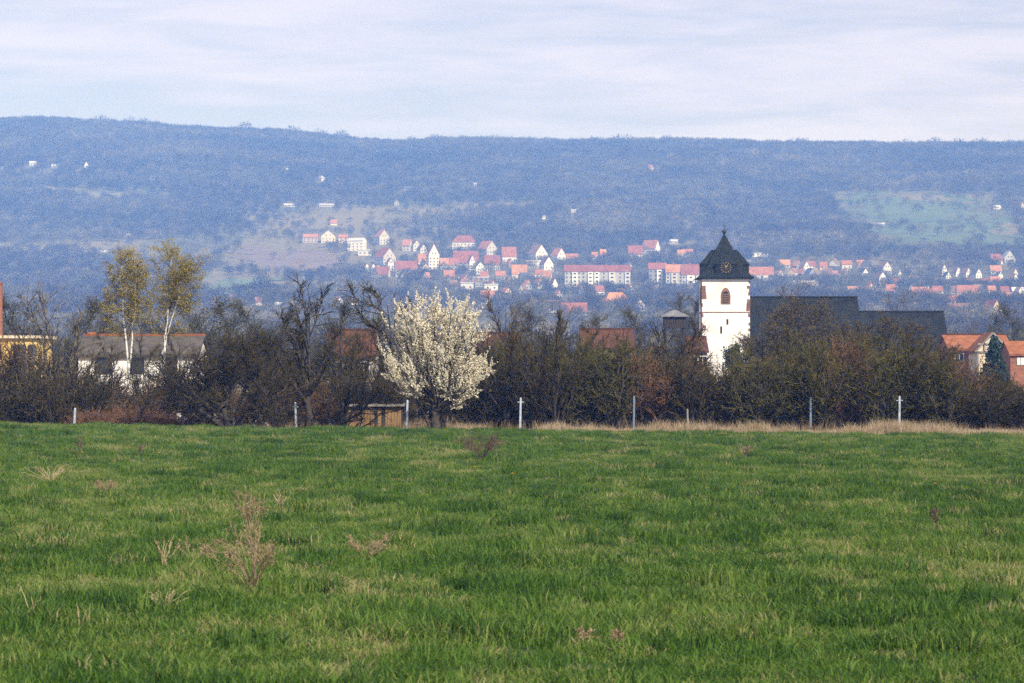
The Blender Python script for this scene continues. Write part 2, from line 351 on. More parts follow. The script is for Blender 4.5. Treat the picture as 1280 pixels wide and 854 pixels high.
# ------------------------------------------------------------------ scattered masses (grass, far woods)
def scatter(name, pts, rot, scl, tint, protos, label, cat):
    me = bpy.data.meshes.new(name); n = len(pts)
    me.vertices.add(n); me.vertices.foreach_set('co', np.ascontiguousarray(pts, np.float32).ravel())
    a = me.attributes.new('rot', 'FLOAT_VECTOR', 'POINT'); a.data.foreach_set('vector', np.ascontiguousarray(rot, np.float32).ravel())
    a = me.attributes.new('scl', 'FLOAT_VECTOR', 'POINT'); a.data.foreach_set('vector', np.ascontiguousarray(scl, np.float32).ravel())
    a = me.attributes.new('tint', 'FLOAT', 'POINT'); a.data.foreach_set('value', np.ascontiguousarray(tint, np.float32))
    col = bpy.data.collections.new(name + '_kinds')
    for p in protos: col.objects.link(p)
    g = bpy.data.node_groups.new(name, 'GeometryNodeTree')
    g.interface.new_socket('Geometry', in_out='INPUT', socket_type='NodeSocketGeometry'); g.interface.new_socket('Geometry', in_out='OUTPUT', socket_type='NodeSocketGeometry')
    gi = g.nodes.new('NodeGroupInput'); go = g.nodes.new('NodeGroupOutput'); ip = g.nodes.new('GeometryNodeInstanceOnPoints')
    ci = g.nodes.new('GeometryNodeCollectionInfo'); ci.inputs['Collection'].default_value = col
    ci.inputs['Separate Children'].default_value = True; ci.inputs['Reset Children'].default_value = True; ip.inputs['Pick Instance'].default_value = True
    def attr(nm):
        x = g.nodes.new('GeometryNodeInputNamedAttribute'); x.data_type = 'FLOAT_VECTOR'; x.inputs['Name'].default_value = nm; return x.outputs[0]
    er = g.nodes.new('FunctionNodeEulerToRotation'); l = g.links.new
    l(attr('rot'), er.inputs[0]); l(er.outputs[0], ip.inputs['Rotation']); l(attr('scl'), ip.inputs['Scale'])
    l(gi.outputs[0], ip.inputs['Points']); l(ci.outputs[0], ip.inputs['Instance']); l(ip.outputs[0], go.inputs[0])
    o = link(bpy.data.objects.new(name, me)); md = o.modifiers.new('scatter', 'NODES'); md.node_group = g
    return tag(o, label, cat, kind='stuff')
def proto(name, v, f, m, vary=None):
    me = mesh_np(name, v, f, m)
    if vary is not None:
        a = me.attributes.new('vary', 'FLOAT', 'POINT'); a.data.foreach_set('value', np.ascontiguousarray(vary, np.float32))
    return bpy.data.objects.new(name, me)
def blades(nb, spread, hmin, hmax, width, lean, seed, pw=1.0):
    """a tuft of bent, tapering blades"""
    r = np.random.default_rng(seed)
    ang = r.random(nb) * 6.283; rad = spread * r.random(nb) ** 0.6
    base = np.stack([rad * np.cos(ang), rad * np.sin(ang), np.full(nb, -0.02)], -1)
    h = hmin + (hmax - hmin) * r.random(nb) ** pw
    la = r.random(nb) * 6.283; ln = h * lean * (0.2 + r.random(nb) * 0.9)
    d = np.stack([np.cos(la), np.sin(la), np.zeros(nb)], -1); wa = r.random(nb) * 6.283
    w = np.stack([np.cos(wa), np.sin(wa), np.zeros(nb)], -1) * (width * (0.6 + 0.8 * r.random(nb)))[:, None]
    up = np.array([0, 0, 1.0])
    p0, p1, p2 = base, base + up * (h * .55)[:, None] + d * (ln * .3)[:, None], base + up * (h * np.clip(1 - 0.25 * lean, .4, 1))[:, None] + d * ln[:, None]
    v = np.stack([p0 - w / 2, p0 + w / 2, p1 + w * .42, p1 - w * .42, p2], 1).reshape(-1, 3)
    k = np.arange(nb)[:, None] * 5
    f4 = k + np.array([[0, 1, 2, 3]]); f3 = k + np.array([[3, 2, 4]])
    vary = np.repeat((r.random(nb) - 0.5) * 0.42, 5)
    return v, [f4, f3], vary

def field_grass():
    m = tint_mat('meadow_grass', [(0.0, (0.018, 0.052, 0.007)), (0.3, (0.060, 0.138, 0.014)), (0.55, (0.125, 0.208, 0.028)), (0.78, (0.215, 0.260, 0.060)), (1.0, (0.38, 0.31, 0.15))], transl=0.35, spec=0.2, rough=0.6)
    short = [proto('tuft', *(lambda b: (b[0], b[1], m, b[2]))(blades(120, 0.34, 0.05, 0.19, 0.0125, 0.85, s))) for s in range(8)]
    r = np.random.default_rng(5)
    pts = []
    def area(y0, y1, dens):
        n = int((y1 - y0) * 2 * (0.215 * (y0 + y1) / 2 + 2.5) * dens)
        Y = y0 + (y1 - y0) * r.random(n); X = (r.random(n) * 2 - 1) * (0.215 * Y + 2.5); return np.stack([X, Y], -1)
    P = np.concatenate([area(21, 45, 11), area(45, 80, 9), area(80, 143.5, 7.5)])
    X, Y = P[:, 0], P[:, 1]
    lush = sstep(0.52, 0.68, fbm(X / 1.0, Y / 1.5, 1, 4))          # long dark tussocks
    pale = sstep(0.48, 0.70, fbm(X / 2.6 + 3, Y / 4 + 8, 3, 4))       # poorer, paler turf
    drier = sstep(0.55, 0.75, fbm(X / .8, Y / 1.4, 4, 3)) * pale
    tint = 0.49 + 0.22 * (pale - 0.4) - 0.13 * lush + 0.16 * drier + 0.19 * r.standard_normal(len(P))
    sc = 0.80 + 1.25 * lush - 0.12 * pale + 0.5 * r.random(len(P)) ** 2
    dry = r.random(len(P)) < 0.022 + 0.05 * drier
    tint[dry] = 0.95
    tint = np.clip(tint, 0.02, 0.98)
    Z = terrain(X, Y)
    rot = np.stack([r.normal(0, .10, len(P)), r.normal(0, .10, len(P)), r.random(len(P)) * 6.283], -1)
    scl = np.stack([sc ** .3, sc ** .3, sc], -1)
    scatter('meadow_grass', np.stack([X, Y, Z], -1), rot, scl, tint, short, 'short green spring grass covering the open field in front', 'grass')
    # the straw-coloured fringe along the fence
    m2 = tint_mat('straw_grass', [(0.0, (0.22, 0.15, 0.08)), (0.5, (0.42, 0.32, 0.19)), (1.0, (0.60, 0.50, 0.33))], transl=0.3)
    tall = [proto('straw_tuft', *(lambda b: (b[0], b[1], m2, b[2]))(blades(60, 0.32, 0.12, 0.70, 0.015, 0.6, 50 + s, 1.6))) for s in range(6)]
    n = 3000; X = -16 + r.random(n) * 56; Y = 142.2 + 6.5 * r.random(n) ** 1.3
    keep = (r.random(n) < sstep(-8, 6, X) * 0.95 + 0.10 + sstep(14, 20, X)) & ((X > -4) | (r.random(n) < 0.4)); X, Y = X[keep], Y[keep]; n = len(X)
    hgt = (0.55 + 1.1 * sstep(.5, .74, fbm(X / 2.2, Y / 4, 2, 3))) * (0.6 + 0.4 * sstep(-6, 8, X))
    hgt = np.maximum(hgt, .75 * sstep(18, 22, X))
    scatter('straw_grass', np.stack([X, Y, terrain(X, Y)], -1), np.stack([r.normal(0, .12, n), r.normal(0, .12, n), r.random(n) * 6.28], -1),
            np.stack([np.ones(n), np.ones(n), hgt], -1), 0.2 + 0.6 * r.random(n), tall, 'bleached straw-coloured dry grass fringe along the wire fence', 'dry grass')
    # dead weeds and rough grass under the hedge
    n = 2600; X = -36 + r.random(n) * 75; Y = 148 + 16 * r.random(n)
    scatter('rough_grass', np.stack([X, Y, terrain(X, Y)], -1), np.stack([r.normal(0, .15, n), r.normal(0, .15, n), r.random(n) * 6.28], -1),
            np.stack([np.ones(n), np.ones(n), 0.6 + 1.1 * r.random(n)], -1), 0.0 + 0.45 * r.random(n), [p.copy() for p in tall], 'rough brown dead grass growing behind the wire fence', 'dead grass')
field_grass()

# ================================================================== trees
def unit(a): return a / np.maximum(np.linalg.norm(a, axis=-1, keepdims=True), 1e-9)
def tubes(pl):
    """pl: list of (points (M,n,3), radii (M,n), sides) -> verts, quads"""
    V, Fq, b = [], [], 0
    for P, Rd, k in pl:
        Mn, n = Rd.shape
        T = np.gradient(P, axis=1); T = unit(T)
        ref = np.where(np.abs(T[:, :1, 2:3]) > .9, np.array([1., 0, 0]), np.array([0, 0, 1.]))
        U = unit(np.cross(T, ref)); Wd = np.cross(T, U)
        a = np.arange(k) * 2 * np.pi / k
        ring = P[:, :, None] + (U[:, :, None] * np.cos(a)[:, None] + Wd[:, :, None] * np.sin(a)[:, None]) * Rd[:, :, None, None]
        V.append(ring.reshape(-1, 3))
        base = b + np.arange(Mn)[:, None, None] * (n * k) + np.arange(n - 1)[None, :, None] * k
        i = np.arange(k)[None, None]; j = (i + 1) % k
        Fq.append(np.stack([base + i, base + j, base + k + j, base + k + i], -1).reshape(-1, 4)); b += Mn * n * k
    return np.concatenate(V), np.concatenate(Fq)
def grow(r, par, rad, n, t0, t1, ang, asd, length, lsd, segs, up, jit, rfac, rmin, taper=0.35, shrink=0.5):
    """n shoots on every parent line; returns their points and radii"""
    Mn, N0 = rad.shape
    pi = np.repeat(np.arange(Mn), n); K = len(pi)
    t = t0 + (t1 - t0) * ((np.tile(np.arange(n), Mn) + r.random(K)) / n)
    s = t * (N0 - 1); i0 = np.minimum(s.astype(int), N0 - 2); fr = (s - i0)[:, None]
    p = par[pi, i0] * (1 - fr) + par[pi, i0 + 1] * fr
    d = unit(par[pi, i0 + 1] - par[pi, i0])
    pr = rad[pi, i0] * (1 - fr[:, 0]) + rad[pi, i0 + 1] * fr[:, 0]
    a = r.normal(ang, asd, K); az = r.random(K) * 2 * np.pi
    u = unit(np.cross(d, unit(r.normal(size=(K, 3)))))
    w = np.cross(d, u); side = u * np.cos(az)[:, None] + w * np.sin(az)[:, None]
    d = unit(d * np.cos(a)[:, None] + side * np.sin(a)[:, None])
    ln = length * np.exp(r.normal(0, lsd, K)) * (1 - shrink * (t - t0) / max(t1 - t0, 1e-6))
    st = ln / segs
    pts = [p]; dirs = d
    for k in range(segs):
        dirs = unit(dirs + r.normal(size=(K, 3)) * jit + np.array([0, 0, up]))
        pts.append(pts[-1] + dirs * st[:, None])
    r0 = np.maximum(np.minimum(pr * rfac, pr * .95), rmin)
    prof = np.linspace(1, taper, segs + 1)[None]
    return np.stack(pts, 1), np.maximum(r0[:, None] * prof, rmin * .6)
def line(pts, r0, r1, n=9, r=None, wob=0.04):
    """one hand-placed limb: a smooth line through the given points"""
    pts = np.array(pts, float); t = np.linspace(0, len(pts) - 1, n)
    out = np.stack([np.interp(t, np.arange(len(pts)), pts[:, k]) for k in range(3)], -1)
    if n > 4: out[1:-1] = (out[:-2] + 2 * out[1:-1] + out[2:]) / 4
    if r is not None: out[1:] += r.normal(0, wob, (n - 1, 3))
    return out[None], np.linspace(r0, r1, n)[None]
def leaves(r, P, n, size, off, t0=0.1):
    """n small leaf faces round every line of P"""
    Mn, N0 = P.shape[:2]; pi = np.repeat(np.arange(Mn), n); K = len(pi)
    t = (t0 + (1 - t0) * r.random(K)) * (N0 - 1); i0 = np.minimum(t.astype(int), N0 - 2); fr = (t - i0)[:, None]
    c = P[pi, i0] * (1 - fr) + P[pi, i0 + 1] * fr + r.normal(0, off, (K, 3))
    a = unit(r.normal(size=(K, 3))); b = unit(np.cross(a, r.normal(size=(K, 3)))); s = (size * (0.6 + .8 * r.random(K)))[:, None]
    v = np.stack([c - a * s, c + b * s * .7, c + a * s, c - b * s * .7], 1).reshape(-1, 3)
    return v, (np.arange(K)[:, None] * 4 + np.arange(4)[None])
def make_tree(name, label, cat, loc, rz, trunk, crown, tm, cm, lv=None, lm=None, leaf_name='foliage', group=None, sc=1.0):
    o = thing(name, label, cat, loc, rz, group); o.scale = (sc,) * 3
    v, f = tubes(trunk); link(bpy.data.objects.new('trunk', mesh_np('trunk', v, f, tm, smooth=True)), o)
    if crown:
        v, f = tubes(crown); c = link(bpy.data.objects.new('crown', mesh_np('crown', v, f, cm)), o); tag(c, kind='stuff')
        if lv is not None:
            vv = np.concatenate([x[0] for x in lv]); b = 0; ff = []
            for x in lv: ff.append(x[1] + b); b += len(x[0])
            c = link(bpy.data.objects.new(leaf_name, mesh_np(leaf_name, vv, np.concatenate(ff), lm)), o); tag(c, kind='stuff')
    return o
def cat_lines(ls):
    """stack lines of equal length"""
    n = max(l[0].shape[1] for l in ls)
    return np.concatenate([l[0] for l in ls]), np.concatenate([l[1] for l in ls])

def shrub(seed, h=4.0, w=1.5, stems=15, tm=None, cm=None, bud=None, nb=0, lean=0.30, name='shrub', dens=7, rm=0.0125):
    r = np.random.default_rng(seed)
    ls = []
    for k in range(stems):
        a = r.random() * 6.283; q = r.random() ** .6; hh = h * (0.60 + .46 * r.random()) * (1 - .28 * q)
        x, y = w * q * math.cos(a), w * q * math.sin(a)
        ls.append(line([(x * .25, y * .25, -.1), (x * .55, y * .55, hh * .35), (x * .95, y * .95, hh * .72), (x * 1.05, y * 1.05, hh)], 0.05 + .06 * r.random(), 0.02, 8, r, .08))
    S, SR = cat_lines(ls)
    a, ar = grow(r, S, SR, 13, .15, .97, .75, .25, 1.25, .35, 4, .10, .16, .6, .019)
    b, br = grow(r, a, ar, dens, .12, 1.0, .75, .3, .52, .35, 2, .05, .22, .7, rm, shrink=.3)
    k = h / np.percentile(b[..., 2].max(1), 99.7)
    S, a, b = S * [1, 1, k], a * [1, 1, k], b * [1, 1, k]
    lv = [leaves(r, b, nb, .030, .03)] if nb else None
    return dict(trunk=[(S, SR, 5)], crown=[(a, ar, 3), (b, br, 3)], tm=tm or M['bark'], cm=cm or M['twig_olive'], lv=lv, lm=bud)
def bare_tree(seed, h=8.0, trunk_h=2.0, limbs=6, spread=.65, tm=None, cm=None, up=.10, r0=.16, l1=3.2, l2=1.6, l3=.75, n2=9, n3=9, n4=0, jit=.14, rm=.0135, lean=0.0, nb=0, bud=None, bs=.02, rs=1.0):
    r = np.random.default_rng(seed)
    T = line([(0, 0, -.2), (lean * .3, 0, trunk_h * .5), (lean * .7, .05, trunk_h), (lean, 0, h * .8)], r0, r0 * .05, 10, r, .06)
    a, ar = grow(r, *T, limbs, trunk_h / h * .9, .95, spread, .16, l1, .2, 7, up, jit, .62, .02, taper=.35, shrink=.45)
    b, br = grow(r, a, ar, n2, .2, 1, .65, .22, l2, .3, 5, up * .8, .17, .6, .021, taper=.45)
    c, cr = grow(r, b, br, n3, .15, 1, .7, .25, l3, .3, 3, up * .5, .2, .7, rm)
    crown = [(b, br, 3), (c, cr, 3)]
    last = c
    if n4:
        d, dr = grow(r, c, cr, n4, .2, 1, .7, .25, l3 * .5, .3, 2, 0.03, .2, .8, rm); crown.append((d, dr, 3)); last = d
    k = h / np.percentile(last[..., 2].max(1), 99.5)
    T = (T[0] * k, T[1]); a = a * k; crown = [(P * k, q * rs, n) for P, q, n in crown]; ar = ar * (1 + (rs - 1) * .6); last = last * k
    lv = [leaves(r, last, nb, bs, .03)] if nb else None
    return dict(trunk=[(*T, 8), (a, ar, 5)], crown=crown, tm=tm or M['bark'], cm=cm or M['twig'], lv=lv, lm=bud)
def put(name, label, cat, spec, px, Y, rz=0, group=None, sc=1.0):
    X = PX(px, Y)
    return make_tree(name, label, cat, (X, Y, tz(X, Y)), rz, group=group, sc=sc, **spec)

# --- the white blossoming tree in front of the fence ------------------------
def blossom_tree():
    r = np.random.default_rng(3); Y = 143.0; X = PX(546, Y)
    T = cat_lines([line([(0, 0, -.2), (-.05, 0, .5), (-.12, .1, 1.0), (-.1, .1, 1.6)], .26, .17, 8, r, .02),
                   line([(.25, .15, -.2), (.35, .1, .5), (.55, .1, 1.1), (.75, 0, 1.8)], .14, .08, 8, r, .02),
                   line([(-.2, 0, -.2), (-.5, .1, .6), (-.8, .1, 1.2), (-1.1, 0, 1.7)], .12, .07, 8, r, .02)])
    ls = []
    for az, el, ln in [(0, 86, 4.7), (60, 72, 4.7), (150, 70, 4.8), (215, 72, 4.7), (300, 72, 4.7), (10, 64, 4.7), (170, 60, 4.6), (100, 80, 4.8), (260, 82, 4.8), (0, 76, 4.9), (185, 76, 4.9), (340, 68, 4.8), (200, 66, 4.8), (45, 82, 4.5), (140, 83, 4.5), (20, 58, 4.2), (175, 52, 4.3), (120, 60, 4.2),
                       (250, 58, 4.1), (330, 52, 3.9), (185, 34, 3.5), (0, 34, 3.3), (95, 40, 3.4), (275, 36, 3.3), (140, 30, 3.0), (40, 34, 3.2), (230, 30, 3.1), (320, 30, 3.0), (172, 66, 5.0), (5, 70, 4.9), (190, 22, 2.9), (350, 20, 2.6)]:
        a, e = R(az + r.normal(0, 6)), R(el)
        d = np.array([math.cos(a) * math.cos(e), math.sin(a) * math.cos(e), math.sin(e)]); up = np.array([0, 0, 1.])
        s = np.array([0, .05, 1.0 + .45 * r.random()]); q = ln * .36
        ls.append(line([s, s + d * q, s + d * q * 1.9 + up * .15, s + d * q * 2.7 + up * .55], .075, .02, 9, r, .05))
    S, SR = cat_lines(ls)
    a, ar = grow(r, S, SR, 11, .22, .98, .62, .2, 1.3, .25, 5, .13, .10, .6, .011, taper=.5, shrink=.40)
    b, br = grow(r, a, ar, 4, .15, 1.0, .5, .18, .55, .3, 3, .12, .10, .7, .007, shrink=.3)
    c, cr = grow(r, S, SR, 9, .3, 1.0, .7, .2, .6, .3, 3, .12, .12, .4, .007, shrink=.3)
    lv = [leaves(r, a, 56, .037, .028, .12), leaves(r, b, 22, .035, .026, .0), leaves(r, c, 22, .034, .026, .1), leaves(r, S, 34, .034, .045, .62)]
    for q in (T[0], S, a, b, c): q[..., 0] *= .94
    for q in lv: q[0][:, 0] *= .94
    make_tree('blossom_tree', 'round white blossoming fruit tree standing alone before the fence', 'tree', (X, Y, tz(X, Y)), 0,
              [(T[0], T[1], 8), (S, SR, 6)], [(a, ar, 3), (b, br, 3), (c, cr, 3)], M['bark'], M['twig'], lv, M['blossom'], 'blossom')
blossom_tree()

# --- bare trees and birches of the hedge row -----------------------------------
put('bare_tree', 'wide bare airy tree with long curved limbs beside the yellow house', 'tree',
    bare_tree(21, 8.4, 2.2, 12, .80, up=.12, r0=.22, l1=5.0, l2=2.1, l3=.9, rs=1.45, n2=9, n3=6, cm=M['twig_grey'], tm=M['bark'], jit=.13), 72, 156, 0.4)
def spreading():
    r = np.random.default_rng(33)
    T = cat_lines([line([(0, 0, -.2), (.1, 0, .5), (.0, 0, 1.1), (-.6, 0, 2.0), (-1.2, .1, 3.2)], .30, .10, 9, r, .03),
                   line([(.1, .1, -.2), (.45, .1, .6), (1.1, .1, 1.3), (1.9, 0, 1.9), (2.9, 0, 2.6)], .20, .07, 9, r, .03),
                   line([(0, 0, .6), (.2, -.2, 1.5), (.3, -.3, 2.6), (.2, -.2, 3.5), (.5, 0, 4.4)], .16, .05, 9, r, .03),
                   line([(-.1, 0, .4), (-.8, -.2, 1.0), (-1.7, -.2, 1.6), (-2.6, 0, 2.1), (-3.2, 0, 2.9)], .16, .05, 9, r, .03),
                   line([(.1, 0, .8), (.5, .8, 1.7), (.9, 1.5, 2.6), (1.3, 1.8, 3.6), (1.6, 2.0, 4.2)], .13, .04, 9, r, .03)])
    a, ar = grow(r, *T, 12, .30, .98, .8, .25, 2.3, .25, 6, .07, .2, .55, .028, taper=.35)
    b, br = grow(r, a, ar, 12, .12, 1, .8, .25, 1.1, .3, 4, .05, .22, .6, .020)
    c, cr = grow(r, b, br, 10, .1, 1, .8, .3, .58, .3, 2, .05, .22, .7, .0125)
    return dict(trunk=[(T[0], T[1], 8), (a, ar, 5)], crown=[(b, br, 3), (c, cr, 3)], tm=M['bark'], cm=M['twig'])
put('apple_tree', 'broad dark bare fruit tree with low crooked limbs and dense twigs', 'tree', spreading(), 284, 147)
T35 = put('bare_tree', 'smaller rounded dark fruit tree right of the broad one', 'tree',
    bare_tree(35, 5.4, 1.0, 10, .8, r0=.16, l1=2.9, l2=1.2, l3=.6, n2=9, n3=9, jit=.2), 345, 150)
put('pruned_tree', 'tall bare tree with upright pruned limbs and knobbly twigs left of the shed', 'tree',
    bare_tree(41, 8.4, 2.8, 13, .52, up=.06, r0=.26, l1=4.6, l2=1.0, l3=.42, n2=14, n3=6, jit=.07, rs=1.4), 386, 150)
T43 = put('bare_tree', 'low bare tree with arching dark stem beside the wooden shed', 'tree',
    bare_tree(43, 5.4, .8, 12, .8, r0=.16, l1=3.2, l2=1.2, l3=.55, n2=9, n3=9, jit=.17, lean=.8), 420, 148)
put('bare_tree', 'black twisted bare tree rising behind the left side of the blossom', 'tree',
    bare_tree(47, 8.4, 3.2, 12, .9, rs=1.5, r0=.24, l1=3.4, l2=1.5, l3=.6, n2=9, n3=9, jit=.22, lean=-1.2, up=.05), 512, 158)
T51 = put('bare_tree', 'slender bare tree with fanning branches right of the blossom', 'tree',
    bare_tree(51, 7.6, 2.0, 12, .65, rs=1.3, r0=.2, l1=3.6, l2=1.3, l3=.6, n2=8, n3=8, jit=.13), 632, 152)
put('bare_tree', 'dark leaning many-stemmed tree with pale lit trunks near the fence', 'tree',
    (lambda s: s)(shrub(55, 6.4, 2.2, 9, tm=M['bark'], cm=M['twig'], dens=9)), 690, 151)
def knob_tree():
    r = np.random.default_rng(57)
    T = cat_lines([line([(0, 0, -.2), (.1, 0, 2), (-.1, 0, 4.0), (.05, 0, 6.6)], .17, .09, 9, r, .03),
                   line([(.1, 0, 1.0), (.9, .1, 2.6), (1.5, .1, 4.2), (2.3, 0, 5.8)], .11, .03, 9, r, .05)])
    a, ar = grow(r, T[0][:1], T[1][:1], 10, .4, 1, .9, .3, .9, .35, 4, .03, .2, .5, .012)
    k, kr = grow(r, T[0][:1], T[1][:1], 16, .94, 1, 1.0, .4, .28, .3, 3, .02, .3, .6, .02)
    c, cr = grow(r, T[0][1:], T[1][1:], 12, .2, 1, .7, .25, 1.1, .3, 4, .05, .2, .5, .012)
    b, br = grow(r, np.concatenate([a, c]), np.concatenate([ar, cr]), 8, .1, 1, .7, .25, .5, .3, 2, .05, .2, .6, .0065)
    return dict(trunk=[(T[0], T[1], 7)], crown=[(a, ar, 4), (c, cr, 4), (k, kr, 4), (b, br, 3)], tm=M['bark'], cm=M['twig'])
put('lopped_tree', 'lopped old tree whose bare trunk ends in a knob above the hedge', 'tree', knob_tree(), 699, 158)
T59 = put('bare_tree', 'crooked bare fruit tree with twisted branches left below the church tower', 'tree',
    bare_tree(59, 6.2, 1.4, 10, .9, rs=1.4, r0=.21, l1=3.2, l2=1.3, l3=.6, n2=8, n3=8, jit=.24, lean=1.5, up=.04), 828, 152)

for i, (root, h0, px, Y, top, wx, lab) in enumerate([
        (T59, 6.2, 728, 158, 402, 1.0, 'tangled bare tree rising from the hedge just right of the lopped trunk'),
        (T35, 5.4, 762, 160, 408, 1.1, 'rounded bare tree in the hedge before the orange-brown barn'),
        (T43, 5.4, 800, 159, 402, 1.1, 'bare tree in the hedge left of the raised hut'),
        (T35, 5.4, 848, 161, 404, 1.1, 'bare tree in the hedge just under the raised hut'),
        (T59, 6.2, 872, 158, 418, .9, 'crooked bare tree against the left edge of the church tower'),
        (T43, 5.4, 952, 160, 412, 1.1, 'bare tree in the hedge at the right edge of the church tower'),
        (T35, 5.4, 1012, 161, 408, 1.2, 'rounded bare tree in the hedge before the nave'),
        (T59, 6.2, 1072, 158, 402, 1.0, 'bare tree in the hedge below the end of the nave roof'),
        (T51, 7.6, 1112, 160, 404, .9, 'slender bare tree in the hedge below the lower slate roof'),
        (T43, 5.4, 1165, 159, 412, 1.1, 'bare tree in the hedge right before the lower slate roof'),
        (T59, 6.2, 668, 157, 398, 1.0, 'bare tree in the hedge left of the lopped trunk'),
        (T43, 5.4, 612, 160, 400, 1.1, 'bare tree half hidden by the right side of the blossom'),
        (T35, 5.4, 452, 161, 402, 1.1, 'rounded bare tree behind the plank shed'),
        (T59, 6.2, 318, 158, 396, .9, 'bare tree rising right behind the broad fruit tree'),
        (T51, 7.6, 225, 162, 398, .8, 'slender bare tree at the right end of the white house'),
        (T35, 5.4, 42, 158, 408, 1.1, 'rounded bare tree before the yellow house'),
        (T51, 7.6, 136, 166, 404, .8, 'slender bare tree before the left half of the grey roof'),
        (T51, 7.6, 180, 168, 408, .75, 'slender bare tree between the birches before the grey roof'),
        (T59, 6.2, 186, 160, 428, .9, 'low bare tree before the right window of the white house'),
        (T43, 5.4, 110, 158, 430, 1.0, 'bare tree before the left corner of the white house')]):
    X = PX(px, Y); z = tz(X, Y); s = (PZ(top, Y) - z) / h0
    copy_tree(root, (X, Y, z), 1.1 + 2.3 * i, (s * wx, s * wx, s), lab, 'bare trees standing in the hedge', 'tree')

def birch(seed, h, lean):
    r = np.random.default_rng(seed)
    T = line([(0, 0, -.2), (lean * .2, 0, h * .3), (lean * .6, .1, h * .62), (lean, 0, h * .97)], .105, .025, 12, r, .05)
    T2 = line([(0, 0, h * .28), (lean * .1 + .25, .1, h * .5), (lean * .6 + .7, .1, h * .7), (lean + .9, 0, h * .88)], .065, .02, 12, r, .05)
    S, SR = cat_lines([T, T2])
    a, ar = grow(r, S, SR, 26, .50, 1, .66, .16, 1.75, .25, 6, .05, .10, .45, .012, taper=.3, shrink=.35)
    b, br = grow(r, a, ar, 10, .15, 1, .6, .2, .9, .3, 4, -.05, .14, .6, .007)
    c, cr = grow(r, b, br, 6, .1, 1, .6, .2, .55, .3, 3, -.14, .14, .7, .005)
    return dict(trunk=[(S, SR, 8)], crown=[(a, ar, 4), (b, br, 3), (c, cr, 3)], tm=M['birch_bark'], cm=M['twig_olive'], lv=[leaves(r, c, 4, .034, .04), leaves(r, b, 5, .034, .05)], lm=M['birch_leaf'])
put('birch_tree', 'left birch with yellow-green catkins and forked white trunk', 'tree', birch(61, 10.9, -.5), 161, 185)
put('birch_tree', 'right birch with golden rounded top and straight white trunk', 'tree', birch(67, 11.2, .75), 200, 187, 0)

